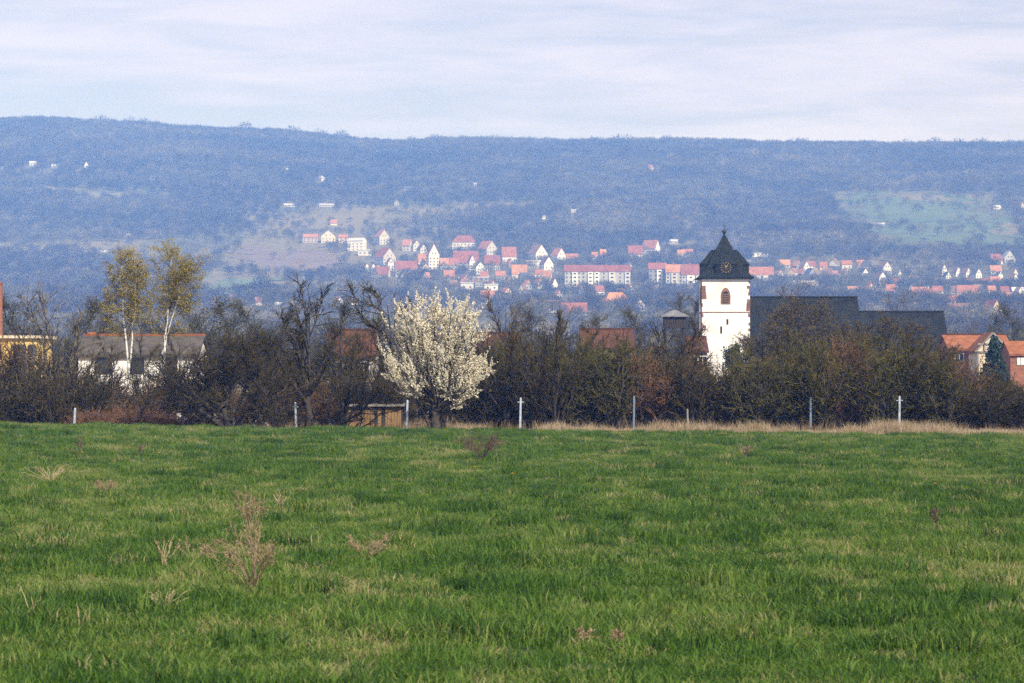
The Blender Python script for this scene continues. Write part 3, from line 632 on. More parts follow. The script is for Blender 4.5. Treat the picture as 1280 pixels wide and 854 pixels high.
# --- thickets -----------------------------------------------------------------
SH = []
def shrub_proto(*a, **k): return shrub(*a, **k)
def thicket():
    specs = [shrub(71, 4.3, 1.6, 15, bud=M['bud_olive'], nb=5), shrub(72, 3.9, 1.8, 17, bud=M['bud_olive'], nb=1, cm=M['twig']),
             shrub(73, 4.6, 1.5, 14, bud=M['bud_olive'], nb=4), shrub(74, 3.6, 1.9, 16, cm=M['twig'], bud=M['bud_brown'], nb=1),
             shrub(75, 4.2, 1.7, 15, cm=M['twig_russet'], bud=M['bud_brown'], nb=3)]
    front = [ # px, Y, height in metres, kind, label
        (735, 152, 4.3, 0, 'olive green upright shrub right of the leaning dark trunks'),
        (772, 151, 4.6, 2, 'tallest olive shrub in the middle of the hedge, over a fence post'),
        (812, 152, 4.0, 4, 'olive brown shrub left of the crooked fruit tree'),
        (868, 151, 3.6, 1, 'dark shrub just left below the white church tower'),
        (905, 152, 3.1, 3, 'dark low shrub right below the white church tower'),
        (945, 151, 4.1, 0, 'dark olive shrub right below the church tower corner'),
        (985, 152, 4.2, 1, 'dark shrub in front of the left half of the nave'),
        (1022, 151, 4.3, 2, 'olive upright shrub in front of the nave end'),
        (1060, 152, 4.7, 4, 'olive shrub in front of the step between the two slate roofs'),
        (1098, 151, 4.5, 0, 'olive shrub left of the white cross-armed post'),
        (1140, 152, 4.4, 1, 'dark shrub right behind the white cross-armed post'),
        (1180, 151, 3.8, 2, 'dark shrub in front of the right end of the lower slate roof'),
        (1216, 152, 2.9, 3, 'dark shrub in front of the half-timbered gable'),
        (1252, 151, 2.4, 1, 'low dark shrub under the blue-green fir'),
        (1284, 152, 2.2, 3, 'low dark shrub cut by the right edge'),
        (655, 152, 3.9, 3, 'dark shrub just right of the blossoming tree'),
        (600, 153, 3.8, 1, 'dark shrub hidden behind the right side of the blossom'),
        (455, 154, 3.6, 1, 'dark shrub above the wooden shed'),
        (480, 153, 3.4, 3, 'dark shrub left behind the blossoming tree'),
        (405, 160, 3.0, 4, 'brown shrub behind the pruned tall tree'),
        (240, 163, 2.9, 3, 'dark shrub at the right corner of the white house'),
        (30, 153, 3.6, 1, 'dark shrub in front of the yellow house'),
        (62, 152, 3.3, 3, 'dark shrub below the wide airy tree'),
        (95, 154, 3.7, 1, 'dark shrub left of the white house')]
    H = [4.3, 3.9, 4.6, 3.6, 4.2]; roots = {}
    r = np.random.default_rng(8)
    for px, Y, h, k, lab in front:
        X = PX(px, Y); loc = (X, Y, tz(X, Y)); s = h / H[k] * (1.16 if px > 560 else 1.08)
        if k not in roots:
            roots[k] = make_tree('shrub', lab, 'shrub', loc, r.random() * 6, sc=s, group='shrubs of the hedge along the fence', **specs[k])
        else: copy_tree(roots[k], loc, r.random() * 6, (1.15, 1.15, s), lab, 'shrubs of the hedge along the fence', 'shrub')
    lab = 'dark shrub in the dense back rows of the hedge, hard to tell apart'
    for i in range(46):
        px = 640 + (i % 23) * 29 + r.normal(0, 7) if i < 46 else 0; Y = 156 + 4.5 * (i // 23) + r.random() * 3
        X = PX(px, Y); k = int(r.integers(0, 5))
        cap = np.interp(px, [640, 740, 800, 870, 905, 960, 1060, 1110, 1180, 1230, 1300], [4.3, 4.4, 4.2, 4.0, 3.0, 4.3, 4.6, 4.5, 3.9, 2.6, 2.2])
        copy_tree(roots[k], (X, Y, tz(X, Y)), r.random() * 6, (1.25, 1.25, 1.14 * cap / H[k] * (.74 + .42 * r.random())), lab, 'shrubs in the back rows of the hedge', 'shrub')
    for i in range(16):
        px = -20 + i * 42 + r.normal(0, 8); Y = 160 + r.random() * 5; X = PX(px, Y); k = int(r.integers(0, 5))
        if 100 < px < 225: continue
        copy_tree(roots[k], (X, Y, tz(X, Y)), r.random() * 6, (1.2, 1.2, (.62 if 200 < px < 460 else 1.15) + .25 * r.random()), 'dark shrub in the loose back row behind the fruit trees', 'shrubs behind the fruit trees', 'shrub')
    # low russet brush by the white house
    rs = shrub(91, 1.7, 1.3, 16, tm=M['twig_russet'], cm=M['twig_russet'], bud=M['bud_brown'], nb=1, dens=10, name='brush')
    root = None
    for i, (px, lab) in enumerate([(112, 'low russet brush right of the leftmost fence post'), (140, 'low russet brush below the left window of the white house'),
                                   (172, 'low russet brush below the right window of the white house'), (205, 'low russet brush left of the grey wooden post'), (250, 'low russet brush at the foot of the broad fruit tree')]):
        Y = 151 + (i % 2); X = PX(px, Y); loc = (X, Y, tz(X, Y))
        if root is None: root = make_tree('brush', lab, 'shrub', loc, 0, group='russet brush before the white house', **rs)
        else: copy_tree(root, loc, i * 1.3, (1.1, 1.1, .9 + .1 * (i % 3)), lab, 'russet brush before the white house', 'shrub')
    for i, (px, Y, h, lab) in enumerate([(145, 168, 3.3, 'grey-brown bush half hiding the white house wall'), (230, 172, 4.0, 'grey-brown bush over the right end of the white house'), (112, 166, 3.6, 'grey-brown bush before the left end of the white house'), (192, 168, 3.3, 'grey-brown bush before the right window of the white house')]):
        X = PX(px, Y); copy_tree(root, (X, Y, tz(X, Y)), i + 2.0, (1.2, 1.2, h / 1.7), lab, None, 'shrub')
thicket()

# --- trees between the hedge and the far village ------------------------------------
def mid_trees():
    A = put('bare_tree', 'round brownish budding tree in front of the church nave', 'tree',
            bare_tree(101, 10.6, 2.0, 16, .8, r0=.26, l1=4.8, l2=2.3, l3=1.1, n2=11, n3=9, n4=4, cm=M['twig_olive'], nb=2, bud=M['bud_brown'], bs=.06, rm=.02), 1000, 300)
    A.scale = (1.35, 1.35, 1.0)
    B = put('bare_tree', 'bare tree with fanned crown above the lower slate roof', 'tree',
            bare_tree(103, 15.5, 4.5, 11, .7, r0=.3, l1=5.2, l2=2.4, l3=1.1, n2=9, n3=8, cm=M['twig_grey'], rm=.022, jit=.13), 1122, 430)
    C = put('bare_tree', 'tall hazy grey-green tree left behind the church tower', 'tree',
            bare_tree(107, 17, 4, 18, .75, r0=.3, l1=6.4, l2=2.8, l3=1.3, n2=11, n3=9, n4=3, cm=M['twig_olive'], rm=.022), 846, 520)
    spots = [ # root, px, Y, top row, width factor, label
        (B, 990, 440, 347, .75, 'bare tree top sticking up behind the nave ridge'),
        (C, 1268, 480, 378, 1.0, 'hazy grey tree above the orange roof at the right edge'),
        (C, 1245, 520, 392, .8, 'small hazy tree left of the tree at the right edge'),
        (B, 1210, 520, 398, .8, 'thin brownish tree top just right of the lower slate roof'),
        (C, 275, 240, 372, 1.0, 'bare grey tree behind the broad dark fruit tree'),
        (C, 318, 250, 376, .9, 'hazy bare tree midway between broad fruit tree and pruned tree'),
        (C, 425, 230, 374, .9, 'brownish bare tree right behind the pruned tree'),
        (C, 350, 270, 380, .8, 'fine-twigged tree left behind the pruned tree'),
        (C, 240, 260, 368, .8, 'bare tree just right behind the birches'),
        (C, 20, 240, 366, .9, 'fine-twigged tree above the yellow house'),
        (C, 105, 260, 372, .8, 'bare tree left behind the left birch'),
        (C, 125, 280, 366, .7, 'fine-twigged tree close behind the left birch'),
        (C, 180, 270, 375, .8, 'bare tree between the two birch trunks'),
        (C, 665, 300, 385, .9, 'fine hazy tree left behind the lopped trunk'),
        (B, 632, 260, 372, .8, 'thin bare tree top right above the blossom'),
        (C, 745, 330, 392, .9, 'grey tree behind the olive shrubs in the middle'),
        (C, 800, 340, 384, .8, 'bare tree left of the raised wooden hut'),
        (C, 868, 450, 372, .9, 'hazy tree touching the left wall of the church tower'),
        (A, 1160, 300, 404, .9, 'brown bare tree in front of the lower slate roof'),
        (A, 1095, 290, 396, .8, 'brown fine-twigged tree before the join of the slate roofs'),
        (A, 962, 290, 384, .75, 'brown bare tree at the foot of the church tower, right side'),
        (A, 1046, 290, 380, .75, 'olive fine-twigged tree before the right end of the nave'),
        (C, 465, 260, 392, .7, 'bare tree behind the rust-coloured roof left of the blossom')]
    base = {A.name: 10.6, B.name: 15.5, C.name: 17.0}
    for i, (root, px, Y, py, wf, lab) in enumerate(spots):
        X = PX(px, Y); z = tz(X, Y); h = PZ(py, Y) - z; s = h / (base[root.name] )
        copy_tree(root, (X, Y, z), 1.7 * i, (s * wf * ((1.5 if root is C else 1.7) if Y < 420 else 1.2),) * 2 + (s,), lab, 'trees between the hedge and the village', 'tree')
mid_trees()

def fir():
    r = np.random.default_rng(5); Y = 300.; px = 1243; X = PX(px, Y); z = tz(X, Y); h = PZ(422, Y) - z
    T = line([(0, 0, -.2), (0, 0, h * .5), (0, 0, h)], .16, .02, 10)
    n = 240; t = np.sort(r.random(n)) ; zz = .6 + t * (h - .7); ln = (1 - t) * 2.0 + .22
    a = r.random(n) * 6.283; d = np.stack([np.cos(a), np.sin(a), np.full(n, -.18)], -1)
    p0 = np.stack([np.zeros(n), np.zeros(n), zz], -1); P = np.stack([p0, p0 + d * (ln * .5)[:, None], p0 + d * ln[:, None] + np.array([0, 0, .12])], 1)
    RR = np.repeat(np.array([[.03, .02, .008]]), n, 0)
    make_tree('fir_tree', 'small blue-green fir in front of the half-timbered gable', 'tree', (X, Y, z), 0, [(*T, 6)], [(P, RR, 3)], M['bark'], M['needle'], [leaves(r, P, 60, .12, .09, .15)], M['needle'], 'needles')
fir()
def ivy_bush():
    r = np.random.default_rng(9); Y = 300.; X = PX(916, Y); z = tz(X, Y); h = PZ(424, Y) - z
    T = line([(0, 0, -.2), (.1, 0, h * .5), (0, 0, h * .8)], .15, .06, 8, r)
    a, ar = grow(r, *T, 40, .3, 1, .9, .3, 1.3, .3, 4, .08, .2, .5, .012)
    make_tree('evergreen_bush', 'dark rounded evergreen against the foot of the white tower', 'bush', (X, Y, z), 0, [(*T, 6)], [(a, ar, 3)], M['bark'], M['twig'], [leaves(r, a, 130, .10, .22, .2)], M['ivy'], 'foliage')
ivy_bush()

# ================================================================== buildings
def gable_house(name, label, cat, loc, rz, Lx, D, H, RH, wm, rm, group=None, over=.4, th=.22, hip=False, wins=(), chimneys=(), doors=(), wmat=None, frames=True, fm=None, ridge=None):
    """ridge along local x; wins: (face, u, z, w, h) with face f/b/r/l"""
    o = thing(name, label, cat, loc, rz, group)
    b = MB(); x, y = Lx / 2, D / 2
    if hip:
        b.box(-x, x, -y, y, -.6, H); b.build('wall', wm, o)
        hx, hy = x + over, y + over; rx = max(x - y * .8, .05)
        q = MB().poly([(-hx, -hy, H + .01), (hx, -hy, H + .01), (hx, hy, H + .01), (-hx, hy, H + .01), (-hx, -hy, H + .16), (hx, -hy, H + .16), (hx, hy, H + .16), (-hx, hy, H + .16), (-rx, 0, H + RH), (rx, 0, H + RH)],
                      [(0, 3, 2, 1), (0, 1, 5, 4), (1, 2, 6, 5), (2, 3, 7, 6), (3, 0, 4, 7), (4, 5, 9, 8), (6, 7, 8, 9), (5, 6, 9), (7, 4, 8)])
    else:
        a = H + RH - th - .02
        pro = [(-y, -.6), (y, -.6), (y, H), (0, a), (-y, H)]
        b.rings([[(-x, p[0], p[1]) for p in pro], [(x, p[0], p[1]) for p in pro]]); b.build('wall', wm, o)
        s = RH / y; e = H - over * s
        pro = [(-y - over, e), (0, H + RH), (y + over, e), (y + over, e - th), (0, H + RH - th), (-y - over, e - th)]
        q = MB().rings([[(-x - over * .6, p[0], p[1] + th) for p in pro], [(x + over * .6, p[0], p[1] + th) for p in pro]], cap=False)
        k = len(q.v) - 12
        for j in (0, 6): q.f += [tuple(k + j + i for i in (0, 1, 4, 5)), tuple(k + j + i for i in (1, 2, 3, 4))]
    rf = q.build('roof', rm, o)
    if ridge: MB().box(-x - .2, x + .2, -.16, .16, H + RH + th - .05, H + RH + th + .12).build('ridge_tiles', ridge, rf)
    for cx, cy, cw, ch in chimneys:
        MB().box(cx - cw / 2, cx + cw / 2, cy - cw / 2, cy + cw / 2, H + RH * .3, H + RH + ch).build('chimney', M['brick'], rf)
    for fc, u, z, w, h in wins:
        def bx(m, du, dz, d0, d1, u=u, z=z, w=w, h=h):
            u0, u1, z0, z1 = u - w / 2 - du, u + w / 2 + du, z - dz, z + h + dz
            if fc == 'f': m.box(u0, u1, -y - d1, -y - d0, z0, z1)
            elif fc == 'b': m.box(u0, u1, y + d0, y + d1, z0, z1)
            elif fc == 'r': m.box(x + d0, x + d1, u0, u1, z0, z1)
            else: m.box(-x - d1, -x - d0, u0, u1, z0, z1)
            return m
        g = bx(MB(), 0, 0, -.02, .035).build('window', wmat or M['glass'], o)
        if frames:
            m = MB(); t = .08
            for (ua, ub, za, zb) in ((u - w / 2 - t, u - w / 2, z - t, z + h + t), (u + w / 2, u + w / 2 + t, z - t, z + h + t), (u - w / 2, u + w / 2, z + h, z + h + t), (u - w / 2, u + w / 2, z - t, z), (u - .03, u + .03, z, z + h)):
                bx(m, 0, 0, -.015, .06, (ua + ub) / 2, za, ub - ua, zb - za)
            m.build('frame', fm or M['frame'], g)
    return o

# --- the church ------------------------------------------------------------------
def church():
    Y = 390.0; X = PX(907.5, Y); z0 = tz(X, Y); Z = lambda py: PZ(py, Y) - z0
    s = Y / F
    o = thing('church', 'white church tower with slate spire, red corner stones and two slate-roofed wings', 'church', (X, Y + 3.3, z0))
    hw = 3.28; top = Z(349)
    MB().box(-hw, hw, -hw, hw, -.6, top).build('tower_wall', M['plaster'], o)
    r = random.Random(4)
    # corner stones: long and short blocks, each a stone of its own
    z = 1.5
    while z < top - .3:
        h = .34 + .22 * r.random()
        for sx in (-1, 1):
            if r.random() < .3: continue
            w = .10 + .52 * r.random() ** 1.8 * (1.2 if sx < 0 else .8)
            x0, x1 = (-hw - .03, -hw + w) if sx < 0 else (hw - w, hw + .03)
            MB().box(x0, x1, -hw - .03 - .02 * r.random(), -hw + .28 + .4 * r.random(), z, z + h - .03).build('corner_stone', M['sandstone'], o)
            if r.random() < .8: MB().box(x0 if sx < 0 else x1 - .3, x0 + .3 if sx < 0 else x1, hw - .4, hw + .03, z, z + h - .03).build('corner_stone', M['sandstone'], o)
        z += h + (.0 if r.random() < .8 else .3)
    # string course and cornice
    zc = Z(391)
    MB().box(-hw - .05, hw + .05, -hw - .05, hw + .05, zc, zc + .13).build('string_course', M['sandstone'], o)
    MB().box(-hw - .18, hw + .18, -hw - .18, hw + .18, top, top + .3).build('cornice', M['timber'], o)
    # pointed belfry openings on all four sides
    def pointed(w, z1, z2, d, grow=0.0):
        n = 6; L_ = []
        for i in range(n + 1):
            a = i / n; L_.append((-w * (1 - a ** 1.6), z2 + (w * 1.7) * math.sin(a * math.pi / 2)))
        R_ = [(-p[0], p[1]) for p in reversed(L_[:-1])]
        return [(-w, z1)] + L_ + R_ + [(w, z1)]
    def on_side(pts, k, d0, d1, u=0):
        out = []
        for d in (d0, d1):
            ring = []
            for px_, pz_ in pts:
                v = Vector((px_ + u, -hw - d, pz_)); v.rotate(Euler((0, 0, k * math.pi / 2))); ring.append(v)
            out.append(ring)
        return out
    for k in range(4):
        u = -.05 if k == 0 else 0
        MB().rings(on_side(pointed(.66, Z(380.5), Z(370), 0), k, -.05, .05, u)).build('window_surround', M['sandstone'], o)
        w = MB().rings(on_side(pointed(.42, Z(379), Z(370.5), 0), k, 0, .07, u)).build('belfry_window', M['black'], o)
        for j in range(5):
            zz = Z(379) + .12 + j * .26
            MB().rings(on_side([(-.40, zz), (.40, zz), (.40, zz + .1), (-.40, zz + .1)], k, .03, .10, u)).build('louvre', M['board'], w)
    for px_, a, b in ((909.3, 399, 406), (901.5, 408, 417)):
        u = (px_ - 907.5) * s
        MB().rings(on_side([(u - .13, Z(b)), (u + .13, Z(b)), (u + .13, Z(a)), (u - .13, Z(a))], 0, -.02, .03)).build('slit_window', M['black'], o)
    MB().tube((-hw - .12, -hw + .3, 0), (-hw - .12, -hw + .3, top), .07).build('downpipe', M['timber'], o)
    # roof: flared skirt, then the helm
    sq = lambda a, z: [(-a, -a, z), (a, -a, z), (a, a, z), (-a, a, z)]
    zt = top + .3
    rf = MB().rings([sq(hw + .55, zt - .22), sq(hw + .60, zt - .1), sq(hw + .2, Z(344.8)), sq(hw - .02, Z(342.5)), sq(hw - 1.0, Z(330)), sq(1.75, Z(319)), sq(1.12, Z(310.5)), sq(.60, Z(301)), sq(.14, Z(292.5))]).build('tower_roof', M['slate'], o)
    m = MB().lathe([(.10, Z(293)), (.11, Z(291)), (.16, Z(290.4)), (.36, Z(288.6)), (.36, Z(287.6)), (.12, Z(286)), (.05, Z(285.4))], 10)
    m.build('finial_ball', M['iron'], rf, True)
    MB().box(-.035, .035, -.035, .035, Z(285.4), Z(278)).box(-.28, .28, -.03, .03, Z(281.4), Z(280.8)).build('cross', M['iron'], rf)
    # clock dormers with hipped caps
    for k in range(4):
        E = Euler((0, 0, k * math.pi / 2)); dw = 1.42; y1 = -hw - .02; ze, zr = Z(330), Z(311)
        def rot(vs):
            out = []
            for p in vs:
                v = Vector(p); v.rotate(E); out.append(v)
            return out
        zb = Z(343.5)
        d = MB().poly(rot([(-dw, y1, zb), (dw, y1, zb), (dw, y1, ze), (-dw, y1, ze), (-dw, 0, zb), (dw, 0, zb), (dw, 0, ze), (-dw, 0, ze)]),
                      [(0, 1, 2, 3), (1, 5, 6, 2), (4, 0, 3, 7), (3, 2, 6, 7), (5, 4, 7, 6), (4, 5, 1, 0)]).build('clock_dormer', M['slate'], o)
        c = dw + .14
        MB().poly(rot([(-c, y1 - .16, ze - .05), (c, y1 - .16, ze - .05), (c, 0, ze - .05), (-c, 0, ze - .05), (0, y1 + 1.55, zr), (0, 0, zr)]),
                  [(0, 3, 2, 1), (0, 1, 4), (1, 2, 5, 4), (3, 0, 4, 5), (2, 3, 5)]).build('dormer_roof', M['slate'], d)
        # clock: square dark board, gilded ring of marks and hands
        cz = Z(334.5); cr = .78
        MB().poly(rot([(-cr, y1 - .06, cz - cr), (cr, y1 - .06, cz - cr), (cr, y1 - .06, cz + cr), (-cr, y1 - .06, cz + cr), (-cr, y1 + .02, cz - cr), (cr, y1 + .02, cz - cr), (cr, y1 + .02, cz + cr), (-cr, y1 + .02, cz + cr)]),
                  [(0, 1, 2, 3), (1, 5, 6, 2), (4, 0, 3, 7), (3, 2, 6, 7), (4, 5, 1, 0)]).build('clock_face', M['black'], d)
        mk = MB()
        for i in range(12):
            a = i * math.pi / 6; ca, sa = math.sin(a), math.cos(a)
            p = [(ca * q + sa * e, y1 - .08, cz + sa * q - ca * e) for q, e in ((.60, -.045), (.60, .045), (.72, .045), (.72, -.045))]
            mk.poly(rot(p + [(q[0], y1 - .05, q[2]) for q in p]), [(0, 1, 2, 3), (0, 4, 5, 1), (1, 5, 6, 2), (2, 6, 7, 3), (3, 7, 4, 0)])
        tag(mk.build('clock_marks', M['gold'], d), kind='stuff')
        for ang, ln in ((R(-28), .48), (R(32), .66)):
            ca, sa = math.sin(ang), math.cos(ang)
            p = [(ca * q + sa * e, y1 - .10, cz + sa * q - ca * e) for q, e in ((-.12, -.06), (-.12, .06), (ln, .03), (ln, -.03))]
            MB().poly(rot(p + [(q[0], y1 - .07, q[2]) for q in p]), [(0, 1, 2, 3), (0, 4, 5, 1), (1, 5, 6, 2), (2, 6, 7, 3), (3, 7, 4, 0)]).build('clock_hand', M['gold'], d)
    # nave and the lower wing to the right
    def wing(x0, x1, zr, ze, d, wname, rname, yo, hipx, m):
        MB().box(x0, x1 - .3, yo - d + .5, yo + d - .5, -.6, ze + .6).build(wname, M['plaster'] if yo < 1.5 else M['rubble'], o)
        t = .25
        # seven courses bowed a little, as old roofs are
        q = MB(); nx = 12; rr = random.Random(int(zr * 10))
        sag = [.10 * math.sin(math.pi * i / nx) + .04 * rr.random() for i in range(nx + 1)]
        vs = []; fs = []
        for i in range(nx + 1):
            f_ = i / nx; xa = x0 + (x1 - x0) * f_; xr = min(xa, x1 - hipx) if f_ > .5 else xa
            vs += [(xa, yo - d, ze), (xr, yo, zr - sag[i]), (xa, yo + d, ze), (xa, yo, ze - .05)]
        for i in range(nx):
            a = i * 4; b_ = a + 4
            fs += [(a, b_, b_ + 1, a + 1), (a + 1, b_ + 1, b_ + 2, a + 2), (a, a + 3, b_ + 3, b_), (a + 2, b_ + 2, b_ + 3, a + 3)]
        fs += [(0, 1, 2, 3), (nx * 4, nx * 4 + 3, nx * 4 + 2, nx * 4 + 1)]
        q.poly(vs, fs); rfx = q.build(rname, m, o)
        MB().box(x0, x1 - hipx, yo - .14, yo + .14, zr - .12, zr + .06).build('ridge', M['slate'], rfx)
    wing(hw + .02, (1080.5 - 907.5) * s, Z(370), 4.6, 5.2, 'nave_wall', 'nave_roof', .4, .55, M['slate_old'])
    wing((1078.5 - 907.5) * s, (1191.5 - 907.5) * s, Z(388), 3.6, 4.8, 'wing_wall', 'wing_roof', 2.0, .5, M['slate_old'])
church()

def near_buildings():
    # white house behind the birches
    Y = 215.; s = Y / F; X = PX(172, Y); z0 = tz(X, Y); Z = lambda py: PZ(py, Y) - z0; u = lambda px: (px - 172) * s
    gable_house('white_house', 'long white house with grey roof and orange ridge behind the birches', 'house', (X, Y + 4, z0), 0, 148 * s, 8, Z(445), Z(418) - Z(445) - .25, M['plaster'], M['tile_grey'], over=.3,
                wins=[('f', u(129), Z(466), 18 * s, 20 * s), ('f', u(170), Z(466), 18 * s, 20 * s), ('f', u(212), Z(466), 16 * s, 20 * s), ('f', u(129), Z(500), 16 * s, 18 * s), ('f', u(212), Z(500), 16 * s, 18 * s)],
                chimneys=[(u(86) + 1, 1, .6, .5)], ridge=M['tile'], fm=M['board_dark'])
    # yellow flat house at the left edge
    Y = 205.; s = Y / F; X = PX(-20, Y); z0 = tz(X, Y); Z = lambda py: PZ(py, Y) - z0; u = lambda px: (px + 20) * s
    o = thing('yellow_house', 'yellow flat-roofed house cut off by the left edge', 'house', (X, Y + 3.5, z0)); hx = 67 * s
    MB().box(-hx, hx, -3.5, 3.5, -.5, Z(423)).build('wall', M['yellow'], o)
    rf = MB().box(-hx - .25, hx + .25, -3.8, 3.8, Z(423), Z(419.5)).build('roof', M['cream'], o)
    MB().box(u(-19), u(-8.6), -.3, .3, Z(419.5), Z(353)).box(u(-20), u(-7.8), -.36, .36, Z(353), Z(351)).build('chimney', M['brick'], rf)
    for a, b, c, d in ((18, 32, 432, 450), (-14, 0, 432, 450), (36, 44, 432, 446), (2, 14, 478, 500)):
        g = MB().box(u(a), u(b), -3.54, -3.48, Z(d), Z(c)).build('window', M['glass'], o)
        MB().box(u(a) - .06, u(a), -3.57, -3.48, Z(d), Z(c)).box(u(b), u(b) + .06, -3.57, -3.48, Z(d), Z(c)).box(u(a), u(b), -3.57, -3.48, Z(c), Z(c) + .07).build('frame', M['board_dark'], g)
        MB().box(u(a) - .1, u(b) + .1, -3.66, -3.48, Z(d) - .09, Z(d)).build('sill', M['cream'], g)
    # rust-roofed farm buildings behind the hedge
    for a, b, top, eave, Y, lab, m in ((408, 468, 412, 446, 250., 'rust-roofed barn glimpsed left of the blossoming tree', M['tile_rust']),
                                      (596, 648, 416, 440, 270., 'rust-roofed barn glimpsed just right of the blossoming tree', M['tile_rust']),
                                      (728, 792, 411, 436, 290., 'orange-brown roofed barn glimpsed over the olive shrubs', M['tile_rust']),
                                      (858, 884, 421, 440, 300., 'small red-roofed outhouse at the left foot of the church tower', M['tile_rust'])):
        s = Y / F; X = PX((a + b) / 2, Y); z0 = tz(X, Y); H = PZ(eave, Y) - z0; RH = PZ(top, Y) - PZ(eave, Y) - .2
        w = (b - a) * s
        gable_house('farm_barn', lab, 'barn', (X, Y + 4, z0), 0, w, 8, H, RH, M['rubble'], m, over=.3,
                    wins=[('f', -w * .28, H - 1.6, .9, 1.1), ('f', w * .28, H - 1.6, .9, 1.1)], wmat=M['glass'], ridge=M['tile_rust'])
    # orange-roofed houses on the right
    Y = 330.; s = Y / F; X = PX(1226, Y); z0 = tz(X, Y); Z = lambda py: PZ(py, Y) - z0; u = lambda px: (px - 1226) * s
    gable_house('orange_roofed_house', 'long orange-tiled house behind the half-timbered gable', 'house', (X, Y + 5, z0), 0, 76 * s, 9, Z(437), Z(418) - Z(437) - .2, M['brick'], M['tile'], wins=[('f', u(1200), Z(452), .9, 1.1)], ridge=M['tile_rust'])
    Y = 322.; s = Y / F; X = PX(1240.5, Y); z0 = tz(X, Y); Z = lambda py: PZ(py, Y) - z0
    w = 38 * s
    o = gable_house('half_timbered_house', 'grey half-timbered gable house with pale verge boards behind the fir', 'house', (X, Y + 3, z0), R(-90), 6, w, Z(437), Z(417.5) - Z(437), M['cream'], M['tile'], over=.35, th=.2, wins=[('r', 0, Z(438), .8, 1.0)])
    for ya, za, yb, zb, nm in ((-w / 2 - .3, Z(440), 0, Z(416), 'verge_board'), (w / 2 + .3, Z(440), 0, Z(416), 'verge_board'), (-w / 2, Z(430), w / 2, Z(430), 'timber_beam'), (-w / 2, Z(440), w / 2, Z(440), 'timber_beam'),
                               (-w * .26, Z(440), -w * .26, Z(429), 'timber_beam'), (w * .26, Z(440), w * .26, Z(429), 'timber_beam'), (0, Z(430), 0, Z(420), 'timber_beam'), (-w * .48, Z(470), -w * .48, Z(440), 'timber_beam'), (w * .48, Z(470), w * .48, Z(440), 'timber_beam')):
        MB().tube((3.36 if nm == 'verge_board' else 3.05, ya, za), (3.36 if nm == 'verge_board' else 3.05, yb, zb), .13, n=4).build(nm, M['timber'], o)
    Y = 310.; s = Y / F; X = PX(1288, Y); z0 = tz(X, Y); Z = lambda py: PZ(py, Y) - z0; u = lambda px: (px - 1288) * s
    gable_house('brick_house', 'brick house with bright orange roof and white window at the right edge', 'house', (X, Y + 3.5, z0), 0, 50 * s, 7, Z(444), Z(426) - Z(444) - .2, M['brick'], M['tile'], over=.25,
                wins=[('f', u(1276), Z(456), 9 * s, 9 * s), ('f', u(1298), Z(456), 9 * s, 9 * s)], wmat=M['frame'], fm=M['timber'])
    # raised wooden hut
    Y = 300.; s = Y / F; X = PX(843, Y); z0 = tz(X, Y); Z = lambda py: PZ(py, Y) - z0; w = 13.5 * s
    o = thing('raised_hut', 'dark raised wooden hut with pale pyramid roof left of the church tower', 'hut', (X, Y, z0))
    MB().box(-w, w, -w, w, Z(410), Z(396.5)).build('cabin', M['board_dark'], o)
    for i in range(9):
        x = -w + (i + .5) * 2 * w / 9
        MB().box(x - w / 9 + .02, x + w / 9 - .02, -w - .03, -w - .002, Z(410), Z(397)).build('board', M['board_dark'], o)
    MB().rings([[(-w - .35, -w - .35, Z(396.4)), (w + .35, -w - .35, Z(396.4)), (w + .35, w + .35, Z(396.4)), (-w - .35, w + .35, Z(396.4))], [(-w - .35, -w - .35, Z(395.2)), (w + .35, -w - .35, Z(395.2)), (w + .35, w + .35, Z(395.2)), (-w - .35, w + .35, Z(395.2))],
                [(-.12, -.12, Z(387.5)), (.12, -.12, Z(387.5)), (.12, .12, Z(387.5)), (-.12, .12, Z(387.5))]]).build('roof', M['metal_roof'], o)
    for sx in (-1, 1):
        for sy in (-1, 1): MB().box(sx * w * .85 - .1, sx * w * .85 + .1, sy * w * .85 - .1, sy * w * .85 + .1, -.4, Z(410)).build('leg', M['board_dark'], o)
    # plank shed by the fence
    Y = 152.; s = Y / F; X = PX(466, Y); z0 = tz(X, Y); Z = lambda py: PZ(py, Y) - z0; u = lambda px: (px - 466) * s
    o = thing('plank_shed', 'low brown plank shed with flat grey roof left of the blossom', 'shed', (X, Y, z0)); r = random.Random(6)
    MB().box(u(431), u(503), .03, 2.2, -.3, Z(508)).build('wall', M['board_dark'], o)
    x = u(431)
    while x < u(503):
        bw = .14 + .08 * r.random()
        if r.random() < .88: MB().box(x, x + bw - .015, -.012 * r.random(), .028, -.3, Z(508) - .03 * r.random()).build('plank', M['board'], o)
        x += bw
    rf = MB().poly([(u(427), -.25, Z(506)), (u(506), -.25, Z(506)), (u(506), 2.4, Z(504)), (u(427), 2.4, Z(504)), (u(427), -.25, Z(508)), (u(506), -.25, Z(508)), (u(506), 2.4, Z(506)), (u(427), 2.4, Z(506))],
              [(0, 1, 2, 3), (4, 7, 6, 5), (0, 4, 5, 1), (1, 5, 6, 2), (2, 6, 7, 3), (3, 7, 4, 0)]).build('roof', M['timber'], o)
    MB().box(u(447), u(451), .8, 1.1, Z(506), Z(500)).build('stove_pipe', M['brick'], rf)
    # white garden wall remains and stone heap at the foot of the broad tree
    Y = 158.; s = Y / F; X = PX(255, Y); z0 = tz(X, Y); Z = lambda py: PZ(py, Y) - z0
    o = thing('garden_wall', 'low broken white garden wall behind the broad fruit tree', 'wall', (X, Y, z0)); r = random.Random(8)
